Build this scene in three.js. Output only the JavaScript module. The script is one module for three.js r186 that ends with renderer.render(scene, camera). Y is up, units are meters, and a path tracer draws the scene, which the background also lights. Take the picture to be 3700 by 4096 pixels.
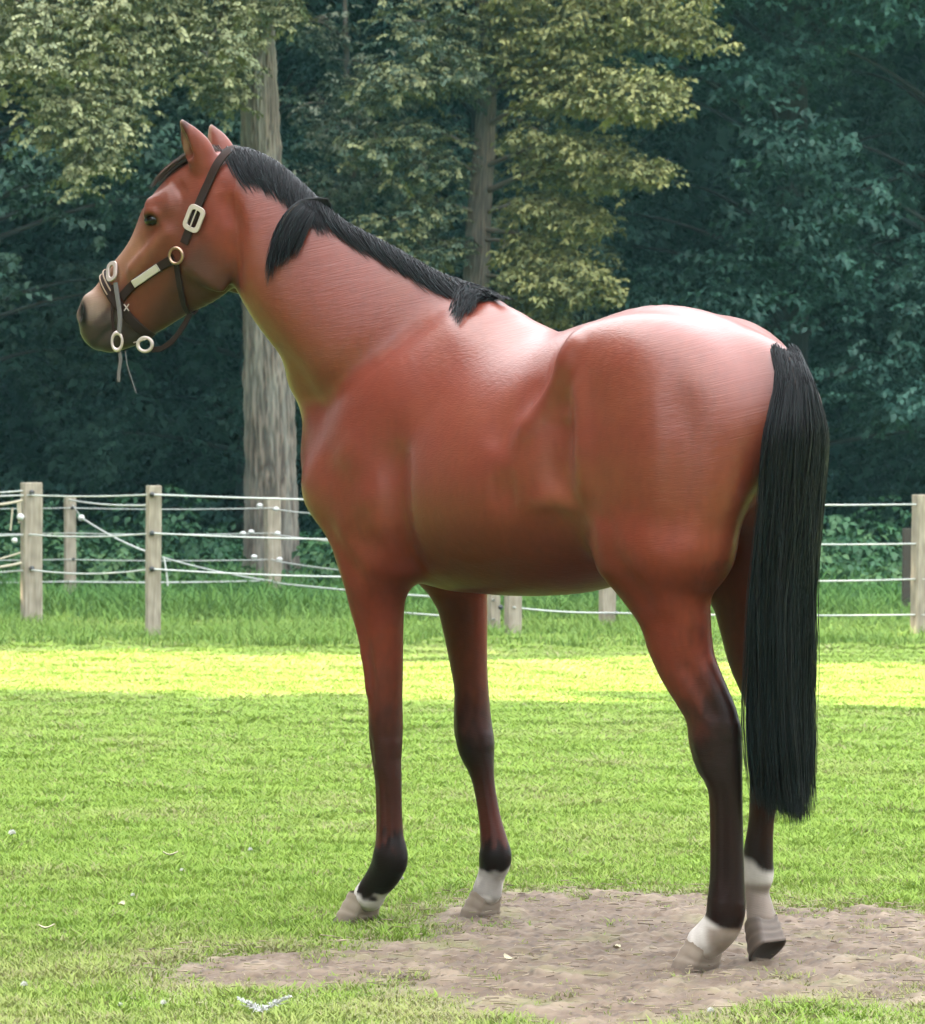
import * as THREE from 'three';
import { mergeGeometries } from 'three/addons/utils/BufferGeometryUtils.js';
import { ImprovedNoise } from 'three/addons/math/ImprovedNoise.js';

// ---------------------------------------------------------------- camera, sky, sun, exposure
const scene = new THREE.Scene();
const camera = new THREE.PerspectiveCamera(16.06, 925 / 1024, 0.1, 400);
camera.position.set(0, 1.26, 0);
camera.rotation.set(-Math.atan(98 / 7150), 0, 0);
camera.focus = 9.8; camera.userData.fStop = 14;
scene.add(camera);
const renderer = new THREE.WebGLRenderer({ antialias: true });
renderer.toneMapping = THREE.LinearToneMapping;
renderer.toneMappingExposure = 9.8;
renderer.shadowMap.enabled = true;

// pale, slightly hazy summer sky: computed radiance, brighter towards the sun and the horizon
const sunDir = new THREE.Vector3(-0.80, 0.60, -0.16).normalize();
{
  const w = 256, h = 128, d = new Float32Array(w * h * 4);
  for (let j = 0; j < h; j++) for (let i = 0; i < w; i++) {
    const th = ((j + 0.5) / h - 0.5) * Math.PI, ph = ((i + 0.5) / w - 0.5) * 2 * Math.PI;
    const v = new THREE.Vector3(Math.cos(th) * Math.cos(ph), Math.sin(th), Math.cos(th) * Math.sin(ph));
    const up = Math.max(0, v.y), hz = Math.pow(1 - up, 2.5), g = Math.pow(Math.max(0, v.dot(sunDir)), 6);
    const o = (j * w + i) * 4, low = v.y < 0 ? 0.3 : 1;
    const L = low * (0.24 + 0.95 * Math.pow(up, 1.25)), G = low * 0.5 * g;   // thin bright cloud overhead, duller towards the horizon
    d[o] = L * 0.97 + G; d[o + 1] = L + G * 0.94; d[o + 2] = L * 1.06 + G * 0.82; d[o + 3] = 1;
  }
  const t = new THREE.DataTexture(d, w, h, THREE.RGBAFormat, THREE.FloatType);
  t.mapping = THREE.EquirectangularReflectionMapping; t.magFilter = THREE.LinearFilter; t.minFilter = THREE.LinearFilter; t.needsUpdate = true;
  scene.background = t; scene.environment = t;
}
const sun = new THREE.DirectionalLight(0xffefd2, 5.0);
sun.position.copy(sunDir).multiplyScalar(60).add(new THREE.Vector3(0, 0, -18)); sun.target.position.set(0, 0, -18);
sun.castShadow = true; sun.shadow.mapSize.set(4096, 4096);
Object.assign(sun.shadow.camera, { left: -40, right: 40, top: 40, bottom: -40, near: 1, far: 160 });
scene.add(sun, sun.target);

scene.fog = new THREE.FogExp2(new THREE.Color().setRGB(0.30, 0.74, 0.74), 0.0003);

// ---------------------------------------------------------------- helpers
const V = (x, y, z) => new THREE.Vector3(x, y, z);
function rng(seed) { let s = seed | 0; return () => { s = (s + 0x6d2b79f5) | 0; let t = Math.imul(s ^ (s >>> 15), 1 | s); t = (t + Math.imul(t ^ (t >>> 7), 61 | t)) ^ t; return ((t ^ (t >>> 14)) >>> 0) / 4294967296; }; }
const noise = new ImprovedNoise();
const fbm = (x, y, z, o = 4) => { let a = 0.5, s = 0; for (let i = 0; i < o; i++) { s += a * noise.noise(x, y, z); x *= 2.03; y *= 2.03; z *= 2.03; a *= 0.5; } return s; };
const sm = (a, b, x) => { const t = Math.min(1, Math.max(0, (x - a) / (b - a))); return t * t * (3 - 2 * t); };
const lerp = (a, b, t) => a + (b - a) * t;
const counts = {};
const numbered = (n) => { const c = counts[n] = (counts[n] ?? -1) + 1; return c ? n + '_' + String(c).padStart(3, '0') : n; };
function group(name, label, category, pos = [0, 0, 0], turn = 0, grp) {
  const g = new THREE.Group(); g.name = numbered(name); g.position.set(...pos); g.rotation.y = turn;
  g.userData = { label, category }; if (grp) g.userData.group = grp; scene.add(g); return g;
}
function mesh(name, geo, mat, parent, ud) {
  const m = new THREE.Mesh(geo, mat); m.name = parent ? name : numbered(name); m.castShadow = m.receiveShadow = true;
  if (ud) m.userData = ud; (parent ?? scene).add(m); return m;
}
const std = (o) => new THREE.MeshStandardMaterial({ roughness: 0.8, ...o });
const lin = (r, g, b) => new THREE.Color().setRGB(r, g, b);
function buf(pos, idx, col, uv) {
  const g = new THREE.BufferGeometry();
  g.setAttribute('position', new THREE.Float32BufferAttribute(pos, 3));
  if (col) g.setAttribute('color', new THREE.Float32BufferAttribute(col, 3));
  if (uv) g.setAttribute('uv', new THREE.Float32BufferAttribute(uv, 2));
  g.setIndex(idx); g.computeVertexNormals(); return g;
}
// catmull-rom through rows of numbers
function spline(rows, per) {
  const out = [], n = rows.length, m = rows[0].length;
  for (let i = 0; i < n - 1; i++) {
    const a = rows[Math.max(0, i - 1)], b = rows[i], c = rows[i + 1], d = rows[Math.min(n - 1, i + 2)];
    for (let k = 0; k < per; k++) {
      const t = k / per, t2 = t * t, t3 = t2 * t, r = [];
      for (let j = 0; j < m; j++) r.push(0.5 * (2 * b[j] + (c[j] - a[j]) * t + (2 * a[j] - 5 * b[j] + 4 * c[j] - d[j]) * t2 + (3 * b[j] - a[j] - 3 * c[j] + d[j]) * t3));
      out.push(r);
    }
  }
  out.push(rows[n - 1].slice()); return out;
}
const SKIN_CELL = 0.0055;
// ---------------------------------------------------------------- horse: one continuous skin meshed from a blended field
// local frame: +x forward, +y up, +z to the horse's right; origin on the ground between the four feet
const HORSE_POS = [0.282, 0.02, -9.46], HORSE_TURN = Math.PI - 48.5 * Math.PI / 180;
// frame of the head (turned to the horse's left): x forward along the face, z to the right
const headM = new THREE.Matrix4().makeRotationY(23.5 * Math.PI / 180).setPosition(1.058, 0, -0.321);
const HP = (x, y, z = 0) => V(x, y, z).applyMatrix4(headM);
const headSide = V(0, 0, 1).transformDirection(headM);

const prims = [], strokes = [];
const mirrored = (rows) => rows.map((r) => [r[0], r[1], -r[2], ...r.slice(3)]);
// rows: x y z, radius along the profile, radius sideways, egg (sideways radius change from bottom to top)
function chain(rows, k, side = V(0, 0, 1), { per = 7, cap = 1, cut = false } = {}) {
  const R = spline(rows.map((r) => (r.length < 6 ? [...r, 0] : r)), rows.length > 2 ? per : 1), segs = [];
  for (let i = 0; i < R.length - 1; i++) {
    const a = R[i], b = R[i + 1], T = V(b[0] - a[0], b[1] - a[1], b[2] - a[2]), L = T.length(); T.divideScalar(L);
    const B = side.clone().addScaledVector(T, -side.dot(T)).normalize(), A = new THREE.Vector3().crossVectors(B, T);
    if (A.y < -0.01 || (Math.abs(A.y) <= 0.01 && A.x < 0)) A.negate();
    segs.push({ a, T, L, A, B, r: [a[3], b[3], a[4], b[4], a[5], b[5]], c: [(a[0] + b[0]) / 2, (a[1] + b[1]) / 2, (a[2] + b[2]) / 2], R: L / 2 + Math.max(a[3], b[3], a[4], b[4]) * 1.15 });
  }
  prims.push({ segs, k, cap, cut });
}
const both = (rows, k, side, o) => { chain(rows, k, side, o); chain(mirrored(rows).map((r) => [r[0] + (o?.dx ?? 0), ...r.slice(1)]), k, side && V(side.x, side.y, -side.z), o); };
function stroke(pts, h, sig, mir = true) {
  h *= 1.3; strokes.push({ pts, h, sig, mir }); if (mir) strokes.push({ pts: pts.map((p) => [p[0], p[1], -p[2]]), h, sig, mir });
}
function segD(s, x, y, z) {
  const a = s.a, px = x - a[0], py = y - a[1], pz = z - a[2];
  let t = px * s.T.x + py * s.T.y + pz * s.T.z; const c0 = t < 0 ? 0 : t > s.L ? s.L : t, c = t - c0, u = c0 / s.L;
  const va = px * s.A.x + py * s.A.y + pz * s.A.z, vb = px * s.B.x + py * s.B.y + pz * s.B.z;
  const ra = s.r[0] + (s.r[1] - s.r[0]) * u; let rb = s.r[2] + (s.r[3] - s.r[2]) * u; const e = s.r[4] + (s.r[5] - s.r[4]) * u;
  const q = va / ra; rb *= 1 + e * (q < -1 ? -1 : q > 1 ? 1 : q);
  const rc = ra < rb ? ra : rb, w = vb / rb, cc = c / rc, kk = Math.sqrt(q * q + w * w + cc * cc);
  if (kk < 1e-4) return -rc;
  return Math.sqrt(va * va + vb * vb + c * c) * (1 - 1 / kk);
}
// ---- trunk
chain([[-0.745, 1.36, 0, 0.12, 0.10, 0], [-0.66, 1.355, 0, 0.185, 0.17, -0.1], [-0.52, 1.355, 0, 0.245, 0.225, -0.15], [-0.34, 1.355, 0, 0.287, 0.255, -0.15], [-0.18, 1.29, 0, 0.325, 0.272, -0.15], [-0.03, 1.245, 0, 0.34, 0.288, -0.18], [0.12, 1.238, 0, 0.35, 0.29, -0.2],
  [0.27, 1.26, 0, 0.375, 0.265, -0.28], [0.40, 1.285, 0, 0.395, 0.235, -0.34], [0.54, 1.27, 0, 0.365, 0.215, -0.28], [0.68, 1.26, 0, 0.29, 0.20, -0.15], [0.80, 1.24, 0, 0.17, 0.16, 0]], 0.05);
chain([[-0.66, 1.485, 0, 0.05, 0.05], [-0.75, 1.478, -0.012, 0.036, 0.036], [-0.795, 1.43, -0.03, 0.036, 0.034], [-0.825, 1.34, -0.042, 0.024, 0.024]], 0.06);   // root of the tail
// ---- neck
chain([[0.46, 1.42, 0, 0.27, 0.15, -0.4], [0.60, 1.51, -0.05, 0.255, 0.145, -0.4], [0.72, 1.625, -0.13, 0.222, 0.128, -0.4], [0.825, 1.73, -0.205, 0.192, 0.112, -0.38], [0.908, 1.838, -0.258, 0.166, 0.098, -0.3], [0.98, 1.928, -0.298, 0.148, 0.088, -0.2], [1.035, 1.975, -0.318, 0.125, 0.078, 0]], 0.07, headSide.clone().lerp(V(0, 0, 1), 0.3).normalize());
// ---- shoulder blade, upper arm, breast
both([[0.33, 1.52, -0.075, 0.10, 0.05], [0.45, 1.41, -0.145, 0.13, 0.072], [0.60, 1.28, -0.168, 0.14, 0.082], [0.75, 1.19, -0.155, 0.115, 0.09]], 0.10);
both([[0.74, 1.17, -0.165, 0.10, 0.075], [0.62, 1.08, -0.18, 0.13, 0.075], [0.53, 1.01, -0.175, 0.105, 0.07]], 0.09);
both([[0.46, 1.26, -0.16, 0.10, 0.06], [0.47, 1.10, -0.185, 0.10, 0.065], [0.50, 0.98, -0.17, 0.075, 0.06]], 0.05);
both([[0.80, 1.34, -0.10, 0.12, 0.09], [0.83, 1.23, -0.09, 0.12, 0.085], [0.75, 1.06, -0.085, 0.10, 0.075], [0.66, 0.96, -0.10, 0.07, 0.06]], 0.06);
chain([[0.865, 1.475, -0.165, 0.07, 0.06], [0.80, 1.39, -0.13, 0.085, 0.075], [0.79, 1.28, -0.10, 0.095, 0.08]], 0.08);
// ---- fore legs
chain([[0.61, 1.04, -0.17, 0.125, 0.08], [0.596, 0.939, -0.165, 0.106, 0.076], [0.599, 0.853, -0.155, 0.088, 0.063], [0.586, 0.762, -0.15, 0.0698, 0.05], [0.579, 0.682, -0.145, 0.0576, 0.0432], [0.58, 0.601, -0.142, 0.051, 0.0433], [0.58, 0.521, -0.14, 0.0489, 0.044], [0.578, 0.452, -0.14, 0.0442, 0.0378], [0.57, 0.383, -0.14, 0.0431, 0.0307], [0.567, 0.308, -0.14, 0.0422, 0.0291], [0.564, 0.232, -0.14, 0.0442, 0.0313], [0.561, 0.179, -0.14, 0.0538, 0.0401], [0.581, 0.135, -0.14, 0.0505, 0.0387], [0.622, 0.092, -0.14, 0.042, 0.0375], [0.650, 0.062, -0.14, 0.043, 0.043]], 0.05);
chain([[0.65, 1.0, 0.165, 0.12, 0.085], [0.637, 0.917, 0.165, 0.0987, 0.074], [0.616, 0.861, 0.165, 0.084, 0.0609], [0.601, 0.779, 0.165, 0.0722, 0.052], [0.591, 0.692, 0.168, 0.0601, 0.0456], [0.581, 0.615, 0.17, 0.0515, 0.0443], [0.578, 0.532, 0.172, 0.053, 0.0503], [0.566, 0.459, 0.173, 0.0535, 0.0486], [0.547, 0.402, 0.174, 0.0415, 0.0335], [0.532, 0.345, 0.175, 0.0345, 0.0255], [0.51, 0.261, 0.175, 0.0352, 0.0262], [0.492, 0.193, 0.175, 0.0445, 0.0336], [0.487, 0.154, 0.175, 0.0512, 0.0384], [0.503, 0.108, 0.175, 0.0401, 0.034], [0.52, 0.062, 0.175, 0.041, 0.041]], 0.05);
// ---- haunch, thigh, hind legs
both([[-0.26, 1.49, -0.165, 0.10, 0.085], [-0.45, 1.46, -0.14, 0.14, 0.11], [-0.59, 1.36, -0.10, 0.10, 0.08]], 0.07);
both([[-0.44, 1.41, -0.125, 0.21, 0.115], [-0.475, 1.32, -0.128, 0.262, 0.138], [-0.492, 1.215, -0.135, 0.27, 0.142], [-0.499, 1.127, -0.143, 0.250, 0.13], [-0.512, 1.018, -0.15, 0.196, 0.1126]], 0.09, undefined, { dx: 0.022 });
chain([[-0.506, 1.018, -0.155, 0.2027, 0.1106], [-0.508, 0.958, -0.15, 0.155, 0.0938], [-0.523, 0.896, -0.15, 0.1155, 0.0788], [-0.533, 0.85, -0.145, 0.103, 0.0694], [-0.54, 0.803, -0.14, 0.0955, 0.0655], [-0.560, 0.745, -0.135, 0.0846, 0.0585], [-0.594, 0.689, -0.13, 0.0774, 0.0516], [-0.622, 0.644, -0.125, 0.0745, 0.0465], [-0.638, 0.605, -0.122, 0.0766, 0.046], [-0.645, 0.558, -0.12, 0.0772, 0.0475], [-0.660, 0.512, -0.12, 0.0691, 0.0438], [-0.675, 0.467, -0.12, 0.0543, 0.0362], [-0.682, 0.42, -0.12, 0.0483, 0.0322], [-0.685, 0.336, -0.12, 0.0480, 0.0315], [-0.687, 0.232, -0.12, 0.0492, 0.0332], [-0.684, 0.166, -0.12, 0.0521, 0.0391], [-0.675, 0.115, -0.12, 0.0504, 0.0411], [-0.642, 0.080, -0.12, 0.0481, 0.0426], [-0.612, 0.058, -0.12, 0.0451, 0.046]], 0.05);
chain([[-0.506, 1.018, 0.155, 0.2027, 0.1146], [-0.518, 0.907, 0.14, 0.1261, 0.08], [-0.527, 0.831, 0.13, 0.0971, 0.0609], [-0.546, 0.754, 0.12, 0.0795, 0.0499], [-0.584, 0.679, 0.115, 0.0703, 0.0425], [-0.613, 0.618, 0.11, 0.0704, 0.0414], [-0.629, 0.568, 0.11, 0.0697, 0.0414], [-0.619, 0.504, 0.105, 0.0581, 0.0392], [-0.604, 0.427, 0.10, 0.0448, 0.0309], [-0.591, 0.337, 0.10, 0.0372, 0.0259], [-0.580, 0.247, 0.10, 0.0439, 0.0315], [-0.580, 0.205, 0.10, 0.044, 0.034], [-0.575, 0.165, 0.10, 0.033, 0.029], [-0.586, 0.125, 0.10, 0.034, 0.033], [-0.592, 0.098, 0.10, 0.037, 0.037]], 0.05);
// ---- head
const hrow = (x, y, a, b, e = 0, z = 0) => { const p = HP(x, y, z); return [p.x, p.y, p.z, a, b, e]; };
chain([hrow(0.0, 2.015, 0.105, 0.078, -0.05), hrow(0.047, 1.940, 0.157, 0.092, 0.0), hrow(0.108, 1.842, 0.176, 0.09, 0.12), hrow(0.197, 1.762, 0.138, 0.073, 0.18), hrow(0.280, 1.700, 0.120, 0.058, 0.12), hrow(0.340, 1.656, 0.103, 0.051, 0.05), hrow(0.383, 1.628, 0.080, 0.051, -0.05), hrow(0.402, 1.612, 0.056, 0.046, -0.1)], 0.035, headSide);
for (const s of [-1, 1]) {
  stroke([HP(0.152, 1.912, 0.098 * s).toArray(), HP(0.168, 1.932, 0.098 * s).toArray(), HP(0.192, 1.930, 0.094 * s).toArray(), HP(0.206, 1.914, 0.088 * s).toArray()], 0.007, 0.007, false);   // lids
  stroke([HP(0.152, 1.908, 0.098 * s).toArray(), HP(0.170, 1.889, 0.096 * s).toArray(), HP(0.196, 1.893, 0.090 * s).toArray()], 0.004, 0.006, false);
  stroke([HP(0.150, 1.895, 0.098 * s).toArray(), HP(0.185, 1.868, 0.09 * s).toArray(), HP(0.23, 1.83, 0.08 * s).toArray()], -0.005, 0.010, false);
  stroke([HP(0.11, 1.985, 0.09 * s).toArray(), HP(0.085, 2.01, 0.09 * s).toArray()], -0.008, 0.018, false);
  stroke([HP(0.20, 1.86, 0.08 * s).toArray(), HP(0.30, 1.765, 0.06 * s).toArray()], -0.004, 0.012, false);
  chain([hrow(-0.005, 1.85, 0.112, 0.030, 0, 0.052 * s), hrow(0.05, 1.775, 0.108, 0.032, 0, 0.055 * s)], 0.03, headSide);   // cheek
  chain([hrow(0.13, 1.955, 0.03, 0.018, 0, 0.070 * s), hrow(0.185, 1.942, 0.028, 0.018, 0, 0.074 * s)], 0.045, headSide);  // brow
  chain([hrow(0.13, 1.87, 0.018, 0.008, 0, 0.082 * s), hrow(0.25, 1.775, 0.012, 0.006, 0, 0.066 * s)], 0.04, headSide);  // face crest
  chain([hrow(0.402, 1.690, 0.03, 0.018, 0, 0.030 * s), hrow(0.418, 1.645, 0.034, 0.016, 0, 0.031 * s)], 0.04, headSide);  // nostril rim
  chain([hrow(0.025, 2.055, 0.04, 0.026, 0, 0.058 * s), hrow(0.045, 2.10, 0.043, 0.024, 0, 0.066 * s), hrow(0.066, 2.14, 0.03, 0.017, 0, 0.076 * s), hrow(0.086, 2.178, 0.008, 0.006, 0, 0.082 * s)], 0.02, headSide);  // ear
  chain([hrow(0.066, 2.085, 0.018, 0.012, 0, 0.079 * s), hrow(0.080, 2.13, 0.014, 0.008, 0, 0.086 * s), hrow(0.089, 2.16, 0.005, 0.004, 0, 0.088 * s)], 0.008, headSide, { cut: true });
  chain([hrow(0.176, 1.91, 0.022, 0.014, 0, 0.105 * s), hrow(0.186, 1.906, 0.020, 0.014, 0, 0.103 * s)], 0.012, headSide, { cut: true });  // eye socket
  chain([hrow(0.432, 1.680, 0.006, 0.012, 0, 0.047 * s), hrow(0.436, 1.648, 0.011, 0.012, 0, 0.046 * s)], 0.008, headSide, { cut: true });
}
chain([hrow(0.395, 1.588, 0.03, 0.034), hrow(0.415, 1.61, 0.035, 0.035)], 0.02, headSide);   // upper lip
chain([hrow(0.30, 1.60, 0.03, 0.034), hrow(0.362, 1.572, 0.022, 0.031)], 0.02, headSide);    // lower lip, chin
stroke([[0.40, 1.572], [0.36, 1.60], [0.315, 1.625]].flatMap(([x, y]) => [HP(x, y, -0.05).toArray()]), -0.007, 0.007, false);
stroke([[0.40, 1.572], [0.36, 1.60], [0.315, 1.625]].flatMap(([x, y]) => [HP(x, y, 0.05).toArray()]), -0.007, 0.007, false);
stroke([HP(-0.055, 1.98, -0.09).toArray(), HP(-0.085, 1.88, -0.09).toArray(), HP(-0.08, 1.78, -0.08).toArray(), HP(-0.05, 1.70, -0.06).toArray()], -0.016, 0.02, false);   // groove behind the jaw
// ---- muscle lines
stroke([[0.86, 1.40, -0.24], [0.74, 1.40, -0.22], [0.56, 1.52, -0.19], [0.42, 1.62, -0.12]], -0.009, 0.034);  // front of the shoulder blade
stroke([[0.41, 1.30, -0.27], [0.395, 1.18, -0.28], [0.40, 1.06, -0.27], [0.43, 0.94, -0.23]], -0.018, 0.038);   // behind the triceps
stroke([[0.62, 1.30, -0.25], [0.54, 1.20, -0.26], [0.50, 1.10, -0.26]], 0.012, 0.045); stroke([[0.62, 1.06, -0.26], [0.53, 1.02, -0.26], [0.46, 1.03, -0.26]], -0.008, 0.03);
stroke([[0.70, 1.08, -0.26], [0.62, 0.98, -0.25], [0.56, 0.93, -0.24]], -0.010, 0.025);
stroke([[-0.263, 1.522, -0.25], [-0.225, 1.445, -0.27], [-0.155, 1.365, -0.285], [-0.10, 1.30, -0.29]], 0.025, 0.020); stroke([[-0.285, 1.56, -0.25], [-0.258, 1.52, -0.25], [-0.235, 1.47, -0.26]], 0.016, 0.020);   // hip point and the fold that runs down from it
stroke([[-0.262, 1.35, -0.27], [-0.255, 1.30, -0.275], [-0.225, 1.17, -0.28]], -0.012, 0.040);    // flank hollow
stroke([[-0.30, 1.46, -0.26], [-0.322, 1.37, -0.26], [-0.335, 1.25, -0.265], [-0.33, 1.13, -0.26]], 0.013, 0.022);   // front edge of the thigh
stroke([[-0.14, 1.44, -0.28], [-0.05, 1.36, -0.3], [0.0, 1.27, -0.3]], -0.009, 0.035);
stroke([[-0.29, 1.125, -0.27], [-0.22, 1.145, -0.28], [-0.15, 1.135, -0.29]], 0.012, 0.016);   // flank fold

for (const [x, y0, y1] of [[0.06, 1.40, 1.10], [0.00, 1.38, 1.12], [-0.055, 1.33, 1.12]]) stroke([[x, y0, -0.28], [x - 0.035, y1, -0.29]], -0.0022, 0.010);   // a hint of ribs
stroke([[-0.40, 1.10, -0.27], [-0.36, 1.02, -0.27], [-0.37, 0.95, -0.26]], 0.006, 0.035);   // stifle
stroke([[-0.62, 1.45, -0.2], [-0.66, 1.30, -0.23], [-0.65, 1.12, -0.23], [-0.61, 1.0, -0.22]], -0.010, 0.030);   // between the thigh muscles
stroke([[-0.42, 1.06, -0.27], [-0.50, 0.94, -0.24], [-0.55, 0.82, -0.21]], -0.006, 0.022);
stroke([[0.72, 1.22, -0.25], [0.60, 1.22, -0.25], [0.52, 1.16, -0.26]], -0.003, 0.03);   // shoulder over upper arm
stroke([[0.86, 1.14, -0.20], [0.78, 1.05, -0.22], [0.70, 0.98, -0.22]], -0.012, 0.02);   // breast to fore leg
stroke([[-0.40, 0.99, -0.25], [-0.38, 0.93, -0.24]], 0.006, 0.02);
stroke([[-0.10, 1.16, -0.31], [0.0, 1.17, -0.31]], -0.008, 0.04);
stroke([[-0.40, 1.10, -0.27], [-0.36, 1.02, -0.27], [-0.37, 0.95, -0.26]], 0.006, 0.035);   // stifle
stroke([[-0.66, 1.42, -0.22], [-0.70, 1.25, -0.23], [-0.68, 1.10, -0.23]], -0.006, 0.04);
stroke([[0.96, 1.75, -0.36], [0.86, 1.60, -0.31], [0.80, 1.48, -0.26], [0.78, 1.38, -0.22]], -0.004, 0.026, false);   // jugular groove, left side
stroke([[0.556, 0.40, -0.175], [0.548, 0.32, -0.168], [0.546, 0.21, -0.17]], -0.0085, 0.0065, false); stroke([[0.585, 0.38, -0.172], [0.583, 0.23, -0.17]], -0.003, 0.006, false); stroke([[0.60, 0.50, -0.18], [0.595, 0.46, -0.178], [0.59, 0.42, -0.172]], -0.004, 0.008, false);  stroke([[0.63, 0.82, -0.215], [0.615, 0.70, -0.192], [0.605, 0.60, -0.185]], 0.005, 0.010, false); stroke([[0.60, 0.84, -0.22], [0.585, 0.70, -0.193], [0.58, 0.58, -0.187]], -0.006, 0.010, false);   // tendon groove
stroke([[0.528, 0.37, 0.142], [0.512, 0.30, 0.145], [0.492, 0.21, 0.142]], -0.008, 0.0065, false); stroke([[0.585, 0.58, 0.125], [0.575, 0.52, 0.12], [0.57, 0.47, 0.122]], 0.004, 0.010, false);
stroke([[-0.70, 0.46, -0.158], [-0.704, 0.38, -0.153], [-0.704, 0.19, -0.156]], -0.0095, 0.0075, false); stroke([[-0.668, 0.42, -0.152], [-0.668, 0.22, -0.153]], -0.003, 0.007, false); stroke([[-0.62, 0.57, -0.165], [-0.65, 0.50, -0.162], [-0.67, 0.45, -0.157]], 0.005, 0.012, false); stroke([[-0.70, 0.60, -0.165], [-0.70, 0.50, -0.16]], -0.006, 0.010, false);
stroke([[-0.60, 0.75, -0.19], [-0.655, 0.67, -0.175], [-0.69, 0.61, -0.165]], -0.011, 0.013, false);
stroke([[0.62, 0.74, -0.20], [0.60, 0.60, -0.19]], 0.004, 0.012, false);

function fieldWith(list, st, x, y, z) {
  let d = 1;
  for (const [p, segs] of list) {
    let e = 9;
    for (const s of segs) { const v = segD(s, x, y, z); if (v < e) e = v; }
    if (p.cut) { const h = Math.max(0, p.k - Math.abs(d + e)) / p.k; d = Math.max(d, -e) + h * h * p.k * 0.25; }
    else { const h = Math.max(0, p.k - Math.abs(d - e)) / p.k; d = Math.min(d, e) - h * h * p.k * 0.25; }
  }
  for (const s of st) {
    let r = 9, am = 1; const ns = s.pts.length - 1;
    for (let i = 0; i < ns; i++) {
      const a = s.pts[i], b = s.pts[i + 1], bx = b[0] - a[0], by = b[1] - a[1], bz = b[2] - a[2], px = x - a[0], py = y - a[1], pz = z - a[2];
      const t = Math.min(1, Math.max(0, (px * bx + py * by + pz * bz) / (bx * bx + by * by + bz * bz))), q = (px - bx * t) ** 2 + (py - by * t) ** 2 + (pz - bz * t) ** 2;
      if (q < r) { r = q; const u = (i + t) / ns, e = Math.min(1, Math.min(u, 1 - u) * 3.4 + 0.12); am = e * (2 - e); }
    }
    if (r < 16 * s.sig * s.sig) d -= s.h * am * Math.exp(-r / (2 * s.sig * s.sig));
  }
  return d;
}
function near(cx, cy, cz, R) {
  const list = [], st = [];
  for (const p of prims) {
    const segs = p.segs.filter((s) => Math.hypot(cx - s.c[0], cy - s.c[1], cz - s.c[2]) < R + s.R + 0.06);
    if (segs.length) list.push([p, segs]);
  }
  for (const s of strokes) if (s.pts.some((a, i) => { const b = s.pts[Math.min(i + 1, s.pts.length - 1)]; return Math.hypot(cx - (a[0] + b[0]) / 2, cy - (a[1] + b[1]) / 2, cz - (a[2] + b[2]) / 2) < R + s.sig * 3.2 + Math.hypot(a[0] - b[0], a[1] - b[1], a[2] - b[2]) / 2; })) st.push(s);
  return [list, st];
}
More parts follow.
